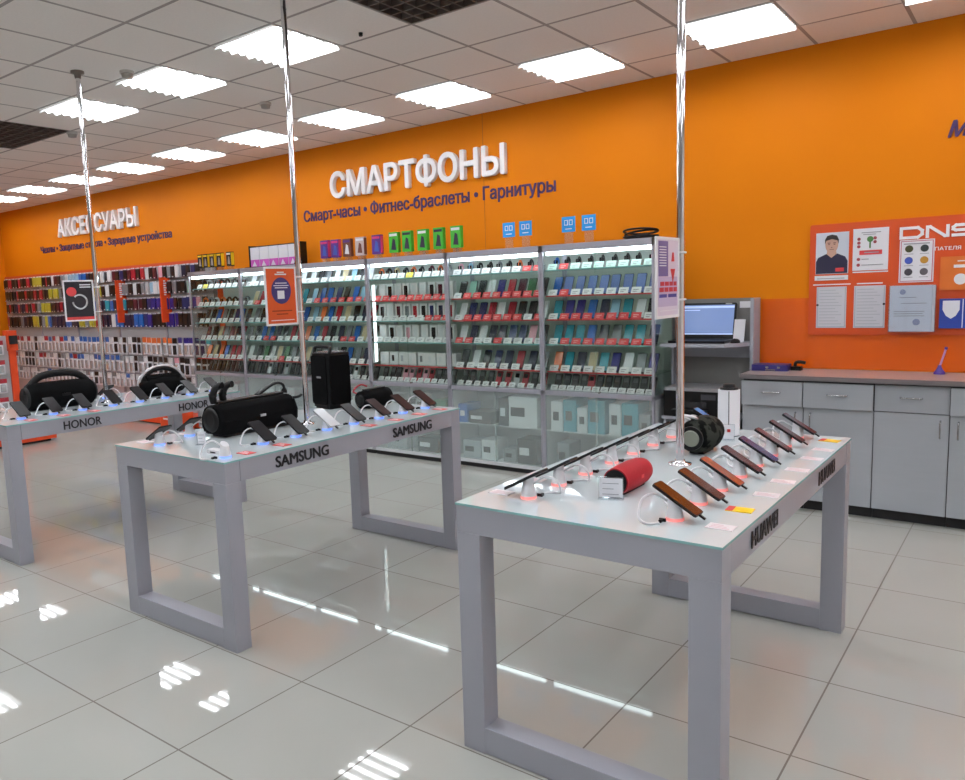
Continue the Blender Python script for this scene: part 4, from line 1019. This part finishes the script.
mb = MB(); mb.prism([(cx - .044, 1.862), (cx - .045, 1.895), (cx - .03, 1.923), (cx, 1.93), (cx + .032, 1.922), (cx + .046, 1.893), (cx + .044, 1.862), (cx + .036, 1.888), (cx, 1.898), (cx - .036, 1.888)], yf - .0026, yf - .0018, 'y'); mb.build('hair_print', mat('photo_hair', (44, 34, 32), .6), t, True)
mb = MB()
for s in (-1, 1): mb.box(cx + s * .018 - .009, cx + s * .018 + .009, yf - .0024, yf - .0018, 1.868, 1.874).box(cx + s * .018 - .006, cx + s * .018 + .006, yf - .0024, yf - .0018, 1.858, 1.864)
mb.box(cx - .014, cx + .014, yf - .0024, yf - .0018, 1.823, 1.827).box(cx - .004, cx + .004, yf - .0024, yf - .0018, 1.836, 1.842)
mb.build('features_print', mat('photo_brown', (110, 74, 66), .6), t, True)  # brows, eyes, nose and mouth printed in brown
fl(t, [(-1.20, -1.145, 1.667, 1.693)], M_redpr, yf - .001, 'badge_print')
t, yf = notice('caption_strip', 'narrow white caption strip below the portrait photo', -1.336, -1.118, 1.607, 1.64); fl(t, [(-1.32, -1.14, 1.617, 1.622)], M_ink, yf, 'print')
t, yf = notice('rules_notice', 'white notice with a red pill bar right of the portrait', -1.092, -.872, 1.667, 1.957)
fl(t, [(-1.05, -.91, 1.775, 1.806)], M_redpr, yf, 'red_bar')
fl(t, [(-1.04, -.92, 1.925, 1.931), (-1.03, -.95, 1.912, 1.917), (-1.02, -.93, 1.787, 1.794), (-1.035, -.99, 1.742, 1.747), (-1.035, -.9, 1.702, 1.707)], M_ink, yf - .0015, 'print', .0008)
mb = MB()
for x, z in ((-1.055, 1.885), (-1.055, 1.858), (-1.055, 1.833), (-1.055, 1.745), (-1.055, 1.705), (-.955, 1.888), (-.955, 1.862)): disc(mb, x, z, .011, yf - .0015)
mb.build('round_icons', mat('icon_maroon', (150, 60, 70), .5), t, True)
mb = MB(); disc(mb, -.985, 1.882, .02, yf - .0015); mb.box(-.99, -.98, yf - .0015, yf, 1.82, 1.865); mb.build('green_icon', mat('icon_green', (70, 120, 60), .5), t, True)
for nm, lb, x0, x1 in (('printed_sheet', 'white printed sheet below the caption strip on the board', -1.32, -1.124), ('printed_sheet', 'white printed sheet below the red pill notice on the board', -1.076, -.88)):
    t, yf = notice(nm, lb, x0, x1, 1.264, 1.56, mat('sheet_grey', (206, 206, 214), .5))
    fl(t, [(x0 + .02, x1 - .03 - .02 * (k % 3), 1.29 + k * .022, 1.296 + k * .022) for k in range(12)], mat('print_pale', (184, 186, 194), .6), yf, 'print')
    fl(t, [(x0 + .006, x1 - .006, 1.268, 1.274), (x0 + .006, x0 + .01, 1.274, 1.552), (x1 - .01, x1 - .006, 1.274, 1.552)], mat('sheet_edge', (170, 172, 180), .5), yf, 'pocket_edge')
    mb = MB(); disc(mb, (x0 + .008 if x0 < -1.2 else x1 - .008), 1.43, .008, yf - .002); mb.build('pocket_pin', M_dark, t, True)
t, yf = notice('icon_notice', 'white notice with six round icons and a red border', -.804, -.602, 1.573, 1.859, off=.01)
fl(t, [(-.797, -.609, 1.848, 1.852), (-.797, -.609, 1.58, 1.584), (-.797, -.793, 1.584, 1.848), (-.613, -.609, 1.584, 1.848)], mat('border_red', (180, 40, 70), .5), yf, 'border')
for k, (u, v) in enumerate(((0, 2), (1, 2), (0, 1), (1, 1), (0, 0), (1, 0))):
    mb = MB(); disc(mb, -.748 + .09 * u, 1.643 + .078 * v, .024, yf - .0015)
    mb.build('round_icon', mat('icon_%d' % k, ((70, 74, 40), (40, 50, 50), (60, 80, 170), (180, 130, 40), (60, 56, 64), (90, 84, 92))[k], .5), t, True)
fl(t, [(-.78, -.63, 1.828, 1.836)] + [(-.775 + .09 * u, -.722 + .09 * u, 1.606 + .078 * v, 1.61 + .078 * v) for u in (0, 1) for v in (0, 1, 2)], M_ink, yf, 'print')
t = thing('brochure_holder', 'clear wall pocket holding a white letter below the icon notice', 'brochure holder', (-.712, BYF, 1.238))
mb = MB(); mb.box(-.851, -.578, BYF - .06, BYF - .057, 1.238, 1.555).box(-.851, -.578, BYF - .057, BYF - .001, 1.238, 1.242).box(-.851, -.848, BYF - .057, BYF - .001, 1.242, 1.55).box(-.581, -.578, BYF - .057, BYF - .001, 1.242, 1.55); mb.build('pocket', M_acryl, t, True)
MB().box(-.845, -.60, BYF - .055, BYF - .005, 1.243, 1.553).build('paper_stack', mat('letter_paper', (214, 220, 232), .6), t, True)
fl(t, [(-.79, -.69, 1.47, 1.475), (-.78, -.63, 1.43, 1.435), (-.82, -.64, 1.375, 1.38), (-.82, -.65, 1.36, 1.365), (-.82, -.64, 1.345, 1.35)], M_ink, BYF - .055, 'print', .001)
mb = MB(); disc(mb, -.685, 1.305, .022, BYF - .0562); disc(mb, -.77, 1.51, .018, BYF - .0562); mb.build('stamp', mat('stamp_blue', (130, 140, 180), .6), t, True)
MB().box(-.598, -.584, BYF - .05, BYF - .006, 1.243, 1.55).build('page_edges', M_paper, t, True)
t, yf = notice('orange_leaflet', 'orange leaflet with a white patch at the right end of the board', -.565, -.36, 1.515, 1.735, mat('leaflet_orange', (206, 104, 30), .4), off=.012)
mb = MB(); disc(mb, -.45, 1.585, .036, yf - .0015); mb.build('white_patch', M_paper, t, True); fl(t, [(-.49, -.4, 1.66, 1.68), (-.47, -.4, 1.70, 1.707)], M_paper, yf, 'print')
t, yf = notice('blue_leaflet', 'blue leaflet with a white shield below the orange leaflet', -.558, -.36, 1.262, 1.458, mat('leaflet_blue', (36, 62, 150), .4), off=.03)
mb = MB(); mb.prism([(-.54, 1.445), (-.445, 1.445), (-.445, 1.385), (-.465, 1.345), (-.492, 1.325), (-.52, 1.345), (-.54, 1.385)], yf - .0015, yf, 'y'); mb.build('shield', M_paper, t, True)
fl(t, [(-.43, -.425, 1.266, 1.454)], M_paper, yf, 'line')

# ------------------------------------------------------------------ accessories rack on the wall
RX0, RX1 = -14.3, -8.40
t = thing('accessories_rack', 'long pale wall rack with hanging phone accessories left of the showcases', 'rack', ((RX0 + RX1) / 2, 6.15, 0))
MB().box(RX0, RX1, 6.15, 6.215, .13, 2.12).build('peg_panel', M_cream, t, True)
for z in (1.95, 1.745, 1.545, 1.335, 1.13, .915, .62):
    MB().box(RX0, RX1, 6.135, 6.15, z - .008, z + .008).build('rail', M_alu, t, True)
MB().box(RX0, RX1, 5.80, 6.215, .02, .13).build('base_shelf', M_orplas, t, True)
MB().box(RX0, RX1, 5.84, 6.2, 0, .02).build('plinth', M_dark, t, True)
for x in (-13.1, -11.9, -10.7, -9.5): MB().box(x, x + .03, 6.13, 6.15, .13, 2.12).build('upright', M_alu, t, True)
ROWS = [(2.115, .165, 'top'), (1.915, .17, 'second'), (1.70, .165, 'third'), (1.49, .195, 'fourth')]
def pack_mesh(kind, ch, h):
    key = (kind, ch, h)
    if key in CACHE: return CACHE[key]
    mb = MB()
    if kind == 'case':
        mb.rbox(-.046, .046, -.016, 0, -h, -.016, .007, 0, axis='y'); mb.box(-.03, .03, -.009, -.007, -.016, 0, 1); mb.rbox(-.032, .032, -.017, -.016, -h + .03, -.035, .005, 0, axis='y'); mb.box(-.012, .016, -.0175, -.016, -h + .006, -h + .02, 1)
        mb.cyl((0, -.02, -.008), (0, .03, -.008), .003, n=6, mi=2)
        mats = [pmt(ch), M_paper, M_steel]
    else:
        mb.box(-.05, .05, -.006, 0, -h, 0, 0); mb.box(-.05, .05, -.0075, -.006, -h * .3, 0, 1); mb.rbox(-.026, .026, -.024, -.006, -h * .9, -h * .4, .008, 2, axis='y'); mb.cyl((0, -.02, -.012), (0, .03, -.012), .003, n=6, mi=2)
        mats = [M_paper, pmt(ch), M_silver if ch not in 'kn' else pmt(ch)]
    CACHE[key] = mb.mesh('phone_case' if kind == 'case' else 'blister_pack', mats)
    return CACHE[key]
random.seed(11)
RC = ['kknkdwkgkpukwrkruknkuwkwgdkdbbcccwgkuwkrkyyykrkkrkkrkkk',
      'kkkmkkgkkwwcsgkwkggmkkwkyygwdukyyrkgyyykkrkrkkrkkrkkkkk',
      'kpinnkkiiiiinkuukktddbtddbbdddddbbdrukkyyygkrkrddrdkrkk',
      'kkgkkkiiikkkinbbdddbbwdduryygyyddbbddddbygkyykkdgkkkkrk']
for r_, (zt, h, nm) in enumerate(ROWS):
    row = RC[r_]; n = 54
    for q in range(n):
        ch = row[q % len(row)]
        x = -8.5 - q * (5.72 / n)
        inst(pack_mesh('case', ch, h), 'phone_case', (x + random.uniform(-.008, .008), 6.085 + random.uniform(-.015, .012), zt + random.uniform(-.006, .004)), (0, 0, random.uniform(-.12, .12)),
             '%s phone case, %s from right in the %s row of the wall rack' % (PAL[ch][0], ordn(q + 1), nm), 'phone case', 'phone cases hanging on the wall rack')
BROWS = [(1.15, .25, 'fifth', 'tnniiikooooookkwkwkwbbbbbbbwbwbrwrbrwwkwrwrrwwrr'), (.88, .24, 'sixth', 'kkkwkkpwkkkkwgkwwgbbbbbbwwbbrbwgkwgwrrwkkkwwrwrw'), (.62, .2, 'seventh', 'wgwwkwwgwbwwwgwwbwwgwwwkwgwwwwgwwwwbwwgwwwwgwwww')]
for zt, h, nm, row in BROWS:
    n = 46
    for q in range(n):
        ch = row[q % len(row)]; x = -8.5 - q * (5.72 / n)
        inst(pack_mesh('blister', ch, h), 'blister_pack', (x, 6.10 + random.uniform(-.012, .006), zt + random.uniform(-.008, .004)), (0, 0, random.uniform(-.12, .12)),
             '%s blister pack, %s from right in the %s row of the wall rack' % (PAL[ch][0], ordn(q + 1), nm), 'blister pack', 'blister packs hanging on the wall rack')
for x, lb in ((-10.43, 'tall orange blade sign on the wall rack, nearer the left pole'), (-9.33, 'tall orange blade sign on the wall rack, nearer the showcases')):
    t = thing('blade_sign', lb, 'sign', (x, 6.0, 1.36), group='orange blade signs')
    MB().box(-.012, .012, -.02, .13, 0, .60).build('panel', M_orplas, t)
    mb = MB()
    for k in range(7): mb.box(.012, .0135, .03, .06 + .012 * (k % 2), .36 + .03 * k, .378 + .03 * k)
    mb.build('white_marks', M_paper, t)
    MB().box(-.006, .006, .13, .14, .05, .55).build('bracket', M_alu, t)
t = thing('orange_bin', 'orange bin standing on the floor before the wall rack', 'bin', (-8.62, 5.62, 0))
mb = MB(); mb.rbox(-.19, .19, -.13, .13, 0, .30, .03); mb.build('tub', M_orplas, t)
MB().rbox(-.2, .2, -.14, .14, .30, .325, .03).build('lid', mat('bin_lid', (236, 104, 60), .2), t)
for k in range(2): MB().box(-.1, .04, -.1315, -.13, .16 + .06 * k, .18 + .06 * k).build('white_bars', M_paper, t)  # white reflection on the bin's front, painted as two bars

# free-standing gondola at the left edge
t = thing('gondola_rack', 'free-standing accessories rack with orange end post at the left edge', 'rack', (-9.7, 3.2, 0))
MB().box(-9.95, -9.48, 1.2, 4.5, .03, .11).build('base_shelf', M_orplas, t, True)
MB().box(-9.9, -9.53, 1.25, 4.45, 0, .03).build('plinth', M_dark, t, True)
MB().box(-9.705, -9.675, 1.2, 4.12, .11, 1.30).build('peg_panel', M_cream, t, True)
MB().box(-9.73, -9.65, 4.12, 4.2, .11, 1.12).build('end_post', M_orplas, t, True)
MB().box(-9.76, -9.62, 4.11, 4.215, 1.12, 1.36).build('post_head', M_orplas, t, True)
MB().box(-9.765, -9.73, 4.12, 4.2, .11, 1.12).build('post_edge', M_paper, t, True)
MB().box(-9.62, -9.58, 4.12, 4.2, 1.2, 1.3).build('dark_bracket', M_dark, t, True)
q = 0
for z, nm in ((1.25, 'top'), (1.02, 'second'), (.8, 'third'), (.58, 'fourth')):
    for k in range(12):
        ch = 'rwkrwrgwrwkr'[(k + q) % 12]; q += 1
        inst(pack_mesh('blister', ch, .17), 'blister_pack', (-9.63, 4.0 - .11 * k, z), (0, 0, PI / 2), '%s blister pack, %s from post in %s row of the free-standing rack' % (PAL[ch][0], ordn(k + 1), nm), 'blister pack', 'blister packs on the free-standing rack')

# ------------------------------------------------------------------ camera, world, view
cam_d = bpy.data.cameras.new('camera'); cam = bpy.data.objects.new('camera', cam_d); COL.objects.link(cam)
yaw, pitch, roll = .66568, .12519, -.03639
cy_, sy_, cp, sn, cr, sr = math.cos(yaw), math.sin(yaw), math.cos(pitch), math.sin(pitch), math.cos(roll), math.sin(roll)
f = Vector((-sy_, cy_, 0)); r = Vector((cy_, sy_, 0)); u = Vector((0, 0, 1))
f2 = f * cp - u * sn; u2 = u * cp + f * sn
r3 = r * cr + u2 * sr; u3 = u2 * cr - r * sr
cam.matrix_world = Matrix(((r3.x, u3.x, -f2.x, 0), (r3.y, u3.y, -f2.y, 0), (r3.z, u3.z, -f2.z, 1.618), (0, 0, 0, 1)))
cam_d.sensor_width = 36; cam_d.lens = 776.5 / 965 * 36
cam_d.shift_x = (482.5 - 436.95) / 965; cam_d.shift_y = .78 / 965
cam_d.clip_start = .05
S.camera = cam
w = bpy.data.worlds.new('world'); S.world = w; w.use_nodes = True
w.node_tree.nodes['Background'].inputs[0].default_value = (.5, .5, .5, 1); w.node_tree.nodes['Background'].inputs[1].default_value = .05
S.view_settings.view_transform = 'Standard'; S.view_settings.look = 'None'; S.view_settings.gamma = 1; S.view_settings.use_curve_mapping = False
S.view_settings.exposure = 0.0
S.cycles.use_denoising = True
S.cycles.max_bounces = 10; S.cycles.transparent_max_bounces = 24; S.cycles.sample_clamp_indirect = 6
